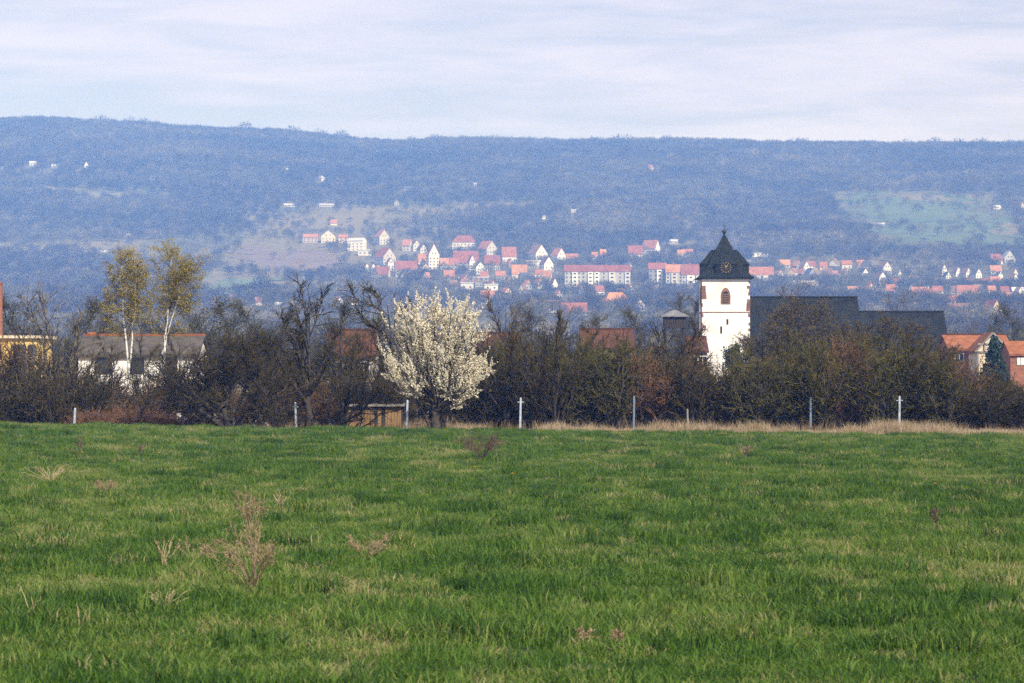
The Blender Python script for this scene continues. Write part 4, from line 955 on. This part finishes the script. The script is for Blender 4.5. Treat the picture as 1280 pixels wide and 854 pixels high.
    for row in range(5):
        x = -1.5
        while x < 1.6:
            w = .3 + .25 * r.random()
            if row < 4 or r.random() < .6: MB().box(x, x + w - .02, -.15 - .03 * r.random(), .15, row * .24 - .05, row * .24 + .17).build('block', M['plaster'], o)
            x += w
    X = PX(322, Y); z0 = tz(X, Y)
    o = thing('stone_heap', 'heap of pale grey stones between the two fruit trees', 'stones', (X, Y, z0))
    for i in range(44):
        a = r.random() * 6.28; q = r.random() ** .7; rr = .14 + .12 * r.random()
        m = MB().lathe([(rr * .5, -rr * .7), (rr, -rr * .2), (rr * .9, rr * .4), (rr * .4, rr * .75)], 6)
        st = m.build('stone', M['rubble'], o); st.location = (1.0 * q * math.cos(a), .6 * q * math.sin(a), .1 + (1 - q) * .75 * r.random()); st.rotation_euler = (r.random(), r.random(), r.random() * 6); st.scale = (1.2, 1, .8)
near_buildings()

# --- wire fence along the field ------------------------------------------------
def fence():
    Y = 149.5; P = [(-48, 0), (92, 0), (230, 1), (371, 0), (508, 0), (650, 0), (792, 3), (860, 2), (1013, 3), (1124, 0), (1350, 0)]
    tops = np.interp([p[0] for p in P], [-48, 92, 230, 371, 508, 650, 792, 1013, 1124, 1350], [511, 510, 507, 503, 500, 497, 495, 497, 495, 497])
    o = thing('wire_fence', 'wire fence with pale concrete posts along the far edge of the field', 'fence', (0, Y, 0)); r = random.Random(2)
    pts = []
    for (px, kind), tp in zip(P, tops):
        x = PX(px, Y); z = tz(x, Y); zt = PZ(tp, Y) - (.75 if kind == 2 else 0); w = .055
        lean = r.uniform(-.09, .09)
        if kind in (0, 3):
            m = MB().rings([[(x + sx * w, sy * w, z - .3) for sx, sy in ((-1, -1), (1, -1), (1, 1), (-1, 1))], [(x + lean + sx * w * .9, sy * w * .9, zt - .05) for sx, sy in ((-1, -1), (1, -1), (1, 1), (-1, 1))], [(x + lean + sx * w * .4, sy * w * .4, zt) for sx, sy in ((-1, -1), (1, -1), (1, 1), (-1, 1))]])
            p = m.build('post', M['concrete_dark' if kind else 'concrete'], o)
            if px in (650, 1124, 371): MB().box(x + lean - .17, x + lean + .17, -.025, .025, zt - .26, zt - .215).build('cross_arm', M['concrete'], p)
        else:
            m = MB().tube((x, 0, z - .3), (x + lean, 0, zt + .1), .06, .05, 7); m.build('post', M['timber'], o)
        pts.append((x, z, zt))
    for h in (.12, .45, .75, .98):
        m = MB()
        for a, b in zip(pts[:-1], pts[1:]):
            za, zb = a[1] + (a[2] - a[1]) * h, b[1] + (b[2] - b[1]) * h; xm, zm = (a[0] + b[0]) / 2, (za + zb) / 2 - .03
            m.tube((a[0], .07, za), (xm, .07, zm), .0028, n=3).tube((xm, .07, zm), (b[0], .07, zb), .0028, n=3)
        m.build('wire', M['wire'], o)
fence()

# --- dead weeds, stalks and dandelions in the field ---------------------------------
def weed(name, label, px, py, h, spread, stems, mt, seed, umbel=True, rad=.0075, bend=.1):
    r = np.random.default_rng(seed); X, Y, Z = ground_at(px, py); ls = []
    for i in range(stems):
        a = r.random() * 6.283; q = spread * (0.3 + .7 * r.random()); hh = h * (.55 + .45 * r.random())
        ls.append(line([(0, 0, -.05), (q * .25 * math.cos(a), q * .25 * math.sin(a), hh * .45), (q * .8 * math.cos(a), q * .8 * math.sin(a), hh * .9), (q * math.cos(a), q * math.sin(a), hh)], rad, rad * .5, 9, r, .011))
    S, SR = cat_lines(ls)
    o = thing(name, label, 'weed', (X, Y, Z))
    v, f = tubes([(S, SR, 4)]); tag(link(bpy.data.objects.new('stalks', mesh_np('stalks', v, f, mt)), o), kind='stuff')
    if umbel:
        a, ar = grow(r, S, SR, 7, .35, 1, .6, .2, h * .28, .3, 3, .1, .12, .8, rad * .6)
        b, br = grow(r, a, ar, 5, .5, 1, .6, .2, h * .10, .3, 2, .1, .1, .8, rad * .45)
        v, f = tubes([(a, ar, 3), (b, br, 3)]); tag(link(bpy.data.objects.new('branches', mesh_np('branches', v, f, mt)), o), kind='stuff')
        v, f = leaves(r, b, 2, .012, .010, .6); tag(link(bpy.data.objects.new('seed_heads', mesh_np('seed_heads', v, f, mt)), o), kind='stuff')
    return o
weed('dead_weed', 'largest dry brown umbel weed in the left foreground', 316, 745, 0.86, .58, 17, M['dead_weed'], 1)
weed('dead_weed', 'tall brittle reddish weed behind the largest dry weed', 312, 668, 0.72, .36, 11, M['dead_weed'], 2)
weed('dead_stalks', 'pair of leaning straw stalks left of the largest dry weed', 205, 712, 0.55, .34, 11, M['straw'], 3, umbel=False, rad=.0075)
weed('dead_stalks', 'low leaning straw stalks touching the largest dry weed on its left', 245, 712, 0.42, .55, 6, M['dead_weed'], 4, rad=.006)
weed('dead_stalks', 'single bent straw stalk at the far left foreground', 38, 780, 0.58, .22, 3, M['straw'], 5, umbel=False, rad=.0075)
weed('dead_weed', 'low brown weed right of the largest dry weed', 458, 705, 0.42, .42, 9, M['dead_weed'], 6)
weed('dead_weed', 'crumpled brown weed low in the right foreground', 752, 815, 0.24, .34, 8, M['dead_weed'], 7)
weed('dead_stalks', 'straw stalks right of the tall reddish weed', 352, 640, 0.5, .35, 14, M['straw'], 8, umbel=False)
weed('dead_stalks', 'pale tuft of dry stalks in the left of the field', 62, 606, 0.55, .8, 26, M['straw'], 9, umbel=False)
weed('dead_weed', 'small reddish weed near the left tuft of dry stalks', 130, 622, 0.4, .35, 9, M['dead_weed'], 10)
weed('bramble', 'dark brown leafless bramble patch right below the blossoming tree', 603, 577, 0.85, 1.0, 34, M['weed_dark'], 11, rad=.007)
weed('dead_weed', 'thin dark weed stem near the top left of the field', 99, 575, 0.75, .10, 3, M['weed_dark'], 12)
weed('dead_weed', 'short dark leaning weed right of the thin dark stem', 172, 574, 0.45, .2, 3, M['weed_dark'], 13)
weed('dead_weed', 'brown weed clump at the right end of the far field edge', 930, 575, 0.5, .5, 10, M['dead_weed'], 14)
weed('dead_stalks', 'straw stalks in the near foreground left of centre', 205, 770, 0.34, .4, 16, M['straw'], 15, umbel=False)
weed('dead_weed', 'tiny dark weed in the right middle of the field', 1172, 668, 0.5, .15, 5, M['weed_dark'], 16)
def dandelion(px, py, lab):
    X, Y, Z = ground_at(px, py + 5); o = thing('dandelion', lab, 'flower', (X, Y, Z))
    MB().tube((0, 0, -.02), (.01, 0, .23), .005, .004).build('stem', M['bud_olive'], o)
    m = MB()
    for ring, (n, rr, z) in enumerate(((12, .048, .235), (10, .034, .248), (7, .02, .258))):
        for i in range(n):
            a = i * 6.283 / n + ring * .2; w = .9 / n * rr * 3
            c, s = math.cos(a), math.sin(a)
            m.poly([(.01, 0, z - .02), (.01 + c * rr - s * w, s * rr + c * w, z), (.01 + c * rr * 1.12, s * rr * 1.12, z - .004), (.01 + c * rr + s * w, s * rr - c * w, z)], [(0, 1, 2, 3)])
    m.build('flower_head', M['dandelion'], o)
for px, py, lab in ((198, 570, 'yellow dandelion high in the left of the field'), (593, 589, 'yellow dandelion below the bramble patch'), (1047, 607, 'yellow dandelion in the right of the field'), (1168, 611, 'pale yellow dandelion further right than the bright one'),
                    (1125, 569, 'yellow dandelion near the far right field edge'), (806, 558, 'yellow dandelion near the field edge, middle right'), (640, 598, 'small yellow dandelion just right of the one below the bramble')):
    dandelion(px, py, lab)

# ================================================================== the far village and the hillside
HOUSES = []
def village():
    W_, C_, G_ = 'f_white', 'f_cream', 'f_grey'; RD, OR, BR, SL, PA = 'f_red', 'f_orange', 'f_brown', 'f_slate', 'f_pale'
    # px centre, base row, width px, wall px, roof px, yaw, wall, roof, kind (g gable, h hip, f flat), label
    T = [
     (410, 304, 22, 8, 6.5, -88, C_, PA, 'g', 'large pale gabled hall highest at the left end of the village'),
     (388, 304, 18, 7, 3, 0, C_, OR, 'g', 'left wing beside the large pale hall'),
     (429, 304, 11, 6.5, 3, 0, C_, OR, 'g', 'short right wing beside the large pale hall'),
     (446, 314, 20, 12, 3, -20, W_, PA, 'g', 'white house with pale flat-looking roof just below the pale hall'),
     (456, 320, 16, 6, 2, 0, W_, PA, 'f', 'low white flat building under the white pale-roofed house'),
     (477, 306, 17, 9, 8, -62, W_, RD, 'g', 'lone white gabled house with dark windows right of the hall'),
     (481, 331, 24, 9, 10, -52, W_, RD, 'g', 'large red-roofed house with white gable above the row of three'),
     (457, 342, 8, 7, 4, -58, W_, BR, 'g', 'left one of three small white gables in a row'),
     (465, 342, 8, 7, 4, -58, W_, BR, 'g', 'middle one of three small white gables in a row'),
     (472, 343, 8, 6, 4, -58, W_, RD, 'g', 'right one of three small white gables in a row'),
     (479, 349, 15, 6, 8, -15, W_, RD, 'g', 'pink-roofed house at the foot of the row of three'),
     (487, 339, 10, 9, 6, -70, W_, RD, 'g', 'narrow white gable directly under the large red-roofed house'),
     (507, 346, 26, 8, 10, 8, W_, RD, 'g', 'long red-roofed house left of the big red roof with white gable'),
     (509, 314, 10, 7, 6, -25, W_, OR, 'g', 'small orange-roofed house up the slope, left of the arched pale gable'),
     (519, 314, 12, 7, 5, -68, W_, BR, 'g', 'white gable close right of the small orange-roofed house'),
     (527, 319, 12, 7, 5, -60, W_, BR, 'g', 'white gable with brown roof beside the tall white triangle gable'),
     (541, 337, 17, 17, 12, -80, W_, RD, 'g', 'tall house with bright white triangle gable and red side roof'),
     (528, 333, 10, 6, 8, 5, W_, RD, 'g', 'small red roof left of the tall triangle gable'),
     (531, 342, 13, 6, 5, -80, C_, BR, 'g', 'cream gable below the tall triangle gable'),
     (556, 337, 11, 6, 7, 5, W_, RD, 'g', 'red-roofed house right of the tall triangle gable'),
     (568, 338, 10, 7, 7, -10, W_, OR, 'g', 'orange-red roofed house second right of the tall triangle gable'),
     (580, 315, 27, 11, 8, -6, W_, RD, 'h', 'wide white villa with hipped red roof on the upper slope'),
     (582, 337, 30, 8, 13, 6, W_, RD, 'g', 'big red roof below the hipped villa'),
     (589, 338, 9, 10, 7, -75, W_, RD, 'g', 'bright white gable before the big red roof'),
     (609, 321, 22, 9, 9, -50, W_, RD, 'g', 'red-roofed house with white right gable beside the hipped villa'),
     (600, 343, 14, 8, 6, -85, W_, SL, 'g', 'white gable with slate roof below the big red roof'),
     (592, 352, 36, 4, 2, 0, G_, PA, 'f', 'long pale flat-roofed hall below the slate-roofed gable'),
     (584, 364, 15, 9, 2, 0, W_, PA, 'f', 'white cube building just above the blossom'),
     (614, 364, 16, 7, 2, 0, W_, PA, 'f', 'white flat building right above the blossom'),
     (615, 338, 19, 7, 10, 5, W_, RD, 'g', 'red-roofed house under the house with white right gable'),
     (636, 331, 17, 10, 10, 10, W_, RD, 'g', 'red-roofed house above the orange gable'),
     (637, 337, 9, 6, 6, -60, C_, OR, 'g', 'small cream gable with orange roof'),
     (649, 350, 18, 7, 10, 4, W_, RD, 'g', 'red roof with white wall in front of the large white double gable'),
     (672, 327, 22, 9, 10, -58, W_, BR, 'g', 'largest white gabled house right of the red roofs'),
     (667, 336, 15, 8, 3, -30, W_, PA, 'f', 'white annex under the largest white gabled house'),
     (683, 341, 16, 10, 8, -65, W_, BR, 'g', 'white gabled house with windows right below the largest one'),
     (674, 347, 10, 4, 5, 0, W_, RD, 'g', 'tiny red-roofed house below the white gabled house with windows'),
     (698, 328, 16, 8, 8, -55, W_, RD, 'g', 'white gable with pink roof just left above the apartment block'),
     (715, 326, 14, 3, 5, 0, W_, RD, 'g', 'low red roof peeping over the left of the apartment block'),
     (743, 324, 8, 3, 5, 0, W_, RD, 'g', 'small red roof above the middle of the apartment block'),
     (754, 323, 7, 4, 6, 0, C_, OR, 'g', 'small bright orange roof above the middle of the apartment block'),
     (794, 326, 17, 8, 9, 4, W_, RD, 'g', 'red roof with white dormers right above the apartment block end'),
     (814, 320, 19, 9, 9, -35, W_, RD, 'g', 'red-roofed house with white gable, highest above the second block'),
     (770, 384, 30, 6, 11, 15, C_, OR, 'h', 'orange hipped roof below the apartment block'),
     (799, 389, 14, 7, 6, -80, W_, SL, 'g', 'white gable right of the orange hipped roof'),
     (682, 391, 36, 5, 9, 3, W_, RD, 'g', 'long faded red roof low behind the middle of the hedge'),
     (718, 394, 30, 5, 9, -3, W_, RD, 'g', 'second long faded red roof right of the first one'),
     (609, 380, 17, 6, 9, 8, W_, RD, 'g', 'pink roof right behind the top of the blossom'),
     (860, 324, 26, 4, 2.5, 0, W_, PA, 'f', 'white flat row of garages above the second block'),
     (785, 336, 9, 4, 3, -40, W_, SL, 'g', 'tiny white house above the right end of the apartment block'),
     (950, 321, 20, 4, 1, 0, W_, PA, 'f', 'upper white slab roof right of the church spire'),
     (941, 329, 20, 3, 1, 0, G_, PA, 'f', 'lower grey slab hall right of the church spire'),
     (1006, 341, 12, 6, 7, -62, W_, BR, 'g', 'white gable highest behind the nave, right of the block'),
     (1013, 350, 15, 5, 8, -75, G_, SL, 'g', 'grey slate-roofed house below that highest gable'),
     (1006, 360, 32, 7, 2, 2, C_, PA, 'f', 'long cream hall behind the nave'),
     (1038, 357, 26, 4, 2, 0, G_, PA, 'f', 'long grey low hall right of the cream hall'),
     (1044, 344, 14, 4, 6, 5, G_, SL, 'g', 'slate-roofed house above the long grey hall'),
     (1079, 349, 16, 3, 9, -75, W_, SL, 'g', 'broad bright white gable with slate roof'),
     (1089, 355, 18, 5, 7, 10, G_, SL, 'g', 'slate-roofed house right below the broad white gable'),
     (1106, 346, 16, 10, 7, -62, W_, BR, 'g', 'white-edged gable highest above the lower slate roof'),
     (1101, 358, 14, 9, 7, -72, W_, BR, 'g', 'very bright white gable right of the slate-roofed house'),
     (1087, 360, 18, 6, 2, 0, C_, OR, 'f', 'low cream building left of the very bright gable'),
     (1076, 370, 44, 3, 1, 0, W_, PA, 'f', 'long thin white hall over the nave end'),
     (1122, 346, 9, 4, 4, -40, W_, SL, 'g', 'small grey house right of the white-edged gable'),
     (1131, 354, 10, 5, 3, 0, W_, PA, 'f', 'small white cube below the small grey house'),
     (1133, 337, 6, 3, 3, -60, W_, SL, 'g', 'tiny white house above the bare tree'),
     (1149, 371, 17, 4, 7, 3, C_, RD, 'g', 'red-roofed house right above the bare tree crown'),
     (1166, 372, 14, 4, 6, -10, W_, RD, 'g', 'faded red-roofed house right of the bare tree'),
     (1179, 344, 9, 6, 6, -70, W_, BR, 'g', 'white gable with arched outline, first of the right row'),
     (1184, 349, 9, 3, 5, -75, W_, SL, 'g', 'small white gable under the first of the right row'),
     (1196, 346, 10, 5, 6, -58, W_, BR, 'g', 'second white gable of the right row'),
     (1208, 347, 11, 5, 6, -55, W_, BR, 'g', 'third white gable of the right row'),
     (1221, 348, 12, 5, 6, -58, W_, SL, 'g', 'fourth white gable of the right row'),
     (1245, 331, 15, 5, 7, 25, W_, RD, 'g', 'red-roofed house leaning up the slope at the right'),
     (1261, 328, 17, 5, 8, -85, G_, PA, 'g', 'pale grey gabled hall at the upper right of the village'),
     (1245, 343, 13, 4, 6, 5, W_, RD, 'g', 'red roof below the pale grey hall'),
     (1249, 351, 9, 6, 4, -60, W_, SL, 'g', 'small white gable under the red roof at the right'),
     (1268, 348, 8, 6, 5, -60, W_, BR, 'g', 'upper white gable near the right edge'),
     (1267, 359, 13, 8, 7, -60, W_, BR, 'g', 'lower larger white gable near the right edge'),
     (1276, 367, 20, 3, 4, 0, W_, PA, 'g', 'white-roofed hall at the right edge'),
     (1209, 371, 24, 5, 8, 2, C_, RD, 'g', 'long red roof right of the lower slate roof'),
     (1260, 379, 10, 5, 7, 0, C_, RD, 'g', 'small red roof left of the hazy right edge tree'),
     (1206, 397, 38, 5, 11, 2, C_, BR, 'g', 'long brown brick-coloured roof above the orange house'),
     (1241, 402, 26, 8, 16, -70, C_, RD, 'g', 'steep pink gable above the half-timbered house'),
     (1175, 381, 10, 4, 5, -70, W_, SL, 'g', 'small white gable just above the lower slate roof corner'),
     (41, 208, 9, 4, 2, 0, W_, PA, 'g', 'long white cottage high on the left slope'),
     (68, 211, 8, 3, 2, 0, G_, PA, 'g', 'grey cottage between the two white ones on the left slope'),
     (107, 211, 7, 4, 4, -70, W_, BR, 'g', 'white gabled cottage high on the left slope'),
     (2, 215, 5, 4, 2, -60, W_, PA, 'g', 'white hut on the slope at the left edge'),
     (361, 213, 7, 3, 2, 0, W_, SL, 'g', 'small white cottage high on the middle left slope'),
     (402, 227, 7, 4, 3, -50, W_, PA, 'h', 'round-looking white cottage above the pale hall'),
     (362, 259, 14, 2.5, 1.5, 0, G_, PA, 'g', 'low grey shed row left above the pale hall'),
     (408, 259, 18, 2.5, 1.5, 0, W_, PA, 'g', 'low white shed row above the pale hall'),
     (417, 282, 8, 3, 4, 0, C_, RD, 'g', 'pinkish cottage right above the pale hall'),
     (160, 296, 13, 2, 1.5, -10, G_, PA, 'g', 'grey shed on the slope above the left birch'),
     (129, 318, 6, 2.5, 2, 0, W_, PA, 'g', 'white hut left of the birch tops'),
     (594, 234, 4, 3, 2, 0, W_, PA, 'g', 'white speck of a hut on the slope above the villa'),
     (510, 238, 10, 2.5, 2, 5, G_, SL, 'g', 'grey shed on the wooded slope above the lone gabled house'),
     (494, 257, 9, 4, 3, -60, G_, SL, 'g', 'grey cottage on the wooded slope above the lone gabled house'),
     (813, 214, 8, 5, 3, 0, C_, RD, 'h', 'small square tower-like cottage alone high on the slope'),
     (717, 266, 6, 2.5, 1.5, 0, W_, PA, 'g', 'white hut on the slope above the apartment block'),
     (680, 274, 4, 2.5, 1.5, 0, W_, PA, 'g', 'tiny white hut left above the apartment block'),
     (1247, 262, 8, 3, 2, -30, W_, PA, 'g', 'white hut at the right side of the green meadow'),
     (1277, 261, 7, 4, 3, -60, C_, RD, 'g', 'cream cottage on the slope at the right edge'),
     (1102, 283, 8, 2.5, 1.5, 0, G_, PA, 'g', 'grey shed below the green meadow'),
     (842, 305, 10, 3, 2, 0, G_, PA, 'g', 'grey shed above the second block')]
    r = random.Random(12); rr_ = random.Random(31)
    ORD = ['first', 'second', 'third', 'fourth', 'fifth', 'sixth', 'seventh', 'eighth', 'ninth', 'tenth', 'eleventh', 'twelfth']
    for x0, x1, y0, y1, n, where in ((832, 868, 321, 324, 3, 'faint upper row over the stepped block'), (968, 1066, 345, 349, 7, 'faint row right beyond the spire'),
                                    (1098, 1276, 378, 382, 10, 'low faint row at the right valley foot'), (622, 872, 367, 373, 11, 'faint row below the apartment blocks'),
                                    (1112, 1272, 356, 360, 9, 'faint middle row on the right slope'), (252, 462, 378, 384, 8, 'faint row at the left valley foot'),
                                    (495, 690, 349, 353, 8, 'faint row below the red-roofed cluster'), (1010, 1120, 366, 369, 5, 'faint row just above the nave ridge'), (556, 700, 358, 362, 8, 'faint lower row behind the blossom top'), (972, 1096, 334, 338, 8, 'faint uppermost row right of the spire'), (1136, 1278, 366, 369, 9, 'faint lower row on the right slope')):
        for k in range(n):
            x = x0 + (x1 - x0) * (k + .5 + rr_.uniform(-.28, .28)) / n; wl = rr_.choice((W_, W_, C_, G_)); ro = rr_.choice((RD, RD, BR, SL, OR))
            T.append((x, y0 + (y1 - y0) * rr_.random(), rr_.uniform(8, 13), rr_.uniform(3, 5.5), rr_.uniform(4, 6.5), rr_.choice((-70, -58, 4, -10, 12, 60)), wl, ro, 'g',
                      '%s house from left in the %s' % (ORD[k], where)))
    for i, (px, py, w, wh, rh, yaw, wm, rm, kind, lab) in enumerate(T):
        X, Y, Z = ground_at(px, py); s = Y / F * (1.1 if py > 285 else 1.05)
        ya = R(yaw); c, n = abs(math.cos(ya)), abs(math.sin(ya)); wm_ = w * s
        if n > .6: D = wm_ * .72; Lx = min(max((wm_ - D * n) / max(c, .25), D * 1.1), 15)     # gable towards us
        else: Lx = wm_ * .95; D = min(max(Lx * .55, 6), 11)
        H, RHt = wh * s, rh * s
        grp = 'houses of the far village' if py > 285 else 'cottages on the far slope'
        if kind == 'f':
            o = thing('village_hall', lab, 'building', (X, Y + D / 2, Z), ya, grp)
            MB().box(-Lx / 2, Lx / 2, -D / 2, D / 2, -4, H).build('wall', M[wm], o)
            MB().box(-Lx / 2 - .5, Lx / 2 + .5, -D / 2 - .5, D / 2 + .5, H, H + max(rh * s * .6, .5)).build('roof', M[rm], o)
            nwin = max(2, int(Lx / 4))
            if H > 3.0:
                for k in range(nwin): MB().box(-Lx / 2 + (k + .5) * Lx / nwin - .75, -Lx / 2 + (k + .5) * Lx / nwin + .75, -D / 2 - .06, -D / 2 + .02, H * .4, H * .4 + 1.3).build('window', M['f_dark'], o)
        else:
            wins = []
            if w >= 9:
                nz = max(1, int(H / 2.9))
                for q in range(nz):
                    z = .9 + q * 2.9
                    for fc, ln in (('f', Lx), ('r', D)):
                        k_ = max(2, int(ln / 3.4))
                        for k in range(k_): wins.append((fc, -ln / 2 + (k + .5) * ln / k_, z, 1.1, 1.3))
                if n > .6: wins += [('r', -D * .14, H + .4, .9, 1.2), ('r', D * .14, H + .4, .9, 1.2)]
            ch = [(Lx * .2, 0, .7, .8)] if w >= 9 and r.random() < .7 else []
            o = gable_house('village_house' if py > 285 else 'hill_cottage', lab, 'house', (X, Y + D / 2, Z), ya, Lx, D, H, RHt, M[wm], M[rm], grp, over=.5, th=.3, hip=kind == 'h', wins=wins, chimneys=ch, wmat=M['f_dark'], frames=False)
            MB().box(-Lx / 2 - .1, Lx / 2 + .1, -D / 2 - .1, D / 2 + .1, -4, -.3).build('foundation', M['f_grey'], o)
        HOUSES.append((X, Y, max(Lx, D) * .5 + (2 if py > 285 else 4), D, 48 if py > 285 else 85))
    # apartment blocks with bright stair bays and rows of windows
    def block(x0, x1, base, eave, ridge, lab, bays, step=0):
        X, Y, Z = ground_at((x0 + x1) / 2, base); s = Y / F; Lx = (x1 - x0) * s; H = (base - eave) * s; RHt = (eave - ridge) * s; D = 11
        o = thing('apartment_block', lab, 'building', (X, Y + D / 2, Z), 0, 'apartment blocks in the far village')
        MB().box(-Lx / 2, Lx / 2, -D / 2, D / 2, -4, H).build('wall', M['f_grey'], o)
        y = D / 2
        pro = [(-y - .6, H - .2), (0, H + RHt), (y + .6, H - .2), (y + .6, H - .5), (-y - .6, H - .5)]
        rf = MB().rings([[(-Lx / 2 - .5, p[0], p[1] + .5) for p in pro], [(Lx / 2 + .5, p[0], p[1] + .5) for p in pro]]).build('roof', M['f_red'], o)
        for k in range(max(2, int(Lx / 14))): MB().box(-Lx / 2 + 7 + k * 14 - .4, -Lx / 2 + 7 + k * 14 + .4, -.4, .4, H + RHt * .5, H + RHt + 1.6).build('chimney', M['brick'], rf)
        fl = max(2, round(H / 3.1)); fh = H / fl
        for b0, b1 in bays:
            a, c = (b0 - (x0 + x1) / 2) * s, (b1 - (x0 + x1) / 2) * s
            bay = MB().box(a, c, -y - 1.3, -y - .003, -.5, H - .35).build('balcony_bay', M['f_white'], o)
            for q in range(fl):
                MB().box((a + c) / 2 - min(1.1, (c - a) * .3), (a + c) / 2 + min(1.1, (c - a) * .3), -y - 1.36, -y - 1.28, q * fh + .9, q * fh + 2.2).build('window', M['f_dark'], bay)
        nW = int(Lx / 3.3)
        for k in range(nW):
            u = -Lx / 2 + (k + .5) * Lx / nW; ppx = (x0 + x1) / 2 + u / s
            if any(b0 - 1.2 < ppx < b1 + 1.2 for b0, b1 in bays): continue
            for q in range(fl): MB().box(u - .65, u + .65, -y - .05, -y + .02, q * fh + 1.0, q * fh + 2.3).build('window', M['f_dark'], o)
        HOUSES.append((X, Y, Lx / 2 + 2, D, 55))
    block(706, 788, 359, 340, 332, 'long four-storey apartment block with red roof and bright bays, left of the church', [(715, 722), (735, 741), (743, 749), (761, 769), (781, 788)])
    block(811, 833, 357, 337, 329, 'left section of the stepped apartment block left of the spire', [(821, 828)])
    block(832.5, 853, 358, 341, 331, 'middle section of the stepped apartment block left of the spire', [(839, 847)])
    block(852, 880, 360, 344, 331, 'right section of the stepped apartment block touching the spire', [(859, 868), (870, 876)])
    block(934, 967, 357, 344, 334, 'apartment block with white front seen right of the spire', [(945, 960)])
village()

def far_woods():
    m = tint_mat('winter_wood', [(0.0, (0.025, 0.022, 0.016)), (0.3, (0.065, 0.055, 0.04)), (0.55, (0.12, 0.10, 0.07)), (0.75, (0.10, 0.11, 0.045)), (1.0, (0.24, 0.21, 0.13))], transl=0.15)
    protos = []
    for sd in range(7):
        r = np.random.default_rng(200 + sd); n = 190
        d = unit(r.normal(size=(n, 3))); rad = (r.random(n) ** .45)[:, None]
        c = d * rad * np.array([.42, .42, .40]) + np.array([0, 0, .60]); c[:, 2] += .06 * np.sin(5 * c[:, 0] + sd)
        out = unit(d + np.array([0, 0, .7]) + r.normal(0, .35, (n, 3))); ln = (.10 + .12 * r.random(n))[:, None]; w = unit(np.cross(out, r.normal(size=(n, 3)))) * .020
        v1 = np.stack([c - w, c + w, c + out * ln], 1).reshape(-1, 3); f1 = np.arange(n * 3).reshape(-1, 3)
        P, Rr = line([(0, 0, -.1), (.01, 0, .3), (0, 0, .75)], .022, .008, 4); lim, lr = grow(r, P, Rr, 7, .35, 1, .7, .2, .34, .2, 3, .1, .1, .6, .004)
        v2, f2 = tubes([(P, Rr, 4), (lim, lr, 3)])
        v = np.concatenate([v1, v2]); vary = np.concatenate([np.repeat((r.random(n) - .5) * .22, 3), np.zeros(len(v2))])
        protos.append(proto('winter_tree', v, [f1, f2 + len(v1)], m, vary))
    r = np.random.default_rng(77)
    def spread(y0, y1, area_per, seed):
        n = int((y1 - y0) * 2 * (.27 * (y0 + y1) / 2) / area_per); Y = y0 + (y1 - y0) * r.random(n); X = (r.random(n) * 2 - 1) * .27 * Y; return X, Y
    XY = [spread(560, 1400, 160, 0), spread(1400, 2200, 150, 1), spread(2200, 3000, 95, 2), spread(3000, 3700, 70, 3), spread(3700, 4480, 62, 4)]
    X = np.concatenate([a[0] for a in XY]); Y = np.concatenate([a[1] for a in XY])
    wood = fbm(X / 170 + 5, Y / 170, 5, 4) + .55 * sstep(3250, 3900, Y) + .06
    keep = r.random(len(X)) < np.clip(sstep(.36, .62, wood), .16, 1)
    for p in PATCHES: keep &= ~inside(p, X, Y) | (r.random(len(X)) < .06)
    for hx, hy, hw, D, clear in HOUSES: keep &= ~((np.abs(X - hx) < hw) & (Y > hy - clear) & (Y < hy + D + 3))
    X, Y = X[keep], Y[keep]; n = len(X); wood = wood[keep]
    h = (5.5 + 6.5 * np.clip(wood, 0, 1) ** 1.0) * (.75 + .5 * r.random(n)); h *= np.where(r.random(n) < .012, 1.5, 1.0)
    tint = np.clip(.44 + 1.3 * (fbm(X / 120, Y / 120 + 9, 2, 4) - .5) + .26 * r.standard_normal(n) - .12 * sstep(3300, 3900, Y), 0, 1)
    wd = h * (.85 + .5 * r.random(n))
    scatter('hillside_wood', np.stack([X, Y, terrain(X, Y)], -1), np.stack([np.zeros(n), np.zeros(n), r.random(n) * 6.28], -1), np.stack([wd, wd, h], -1), tint, protos, 'leafless woods and gardens covering the far hillside', 'woodland')
    print('woods', n)
far_woods()
haze()
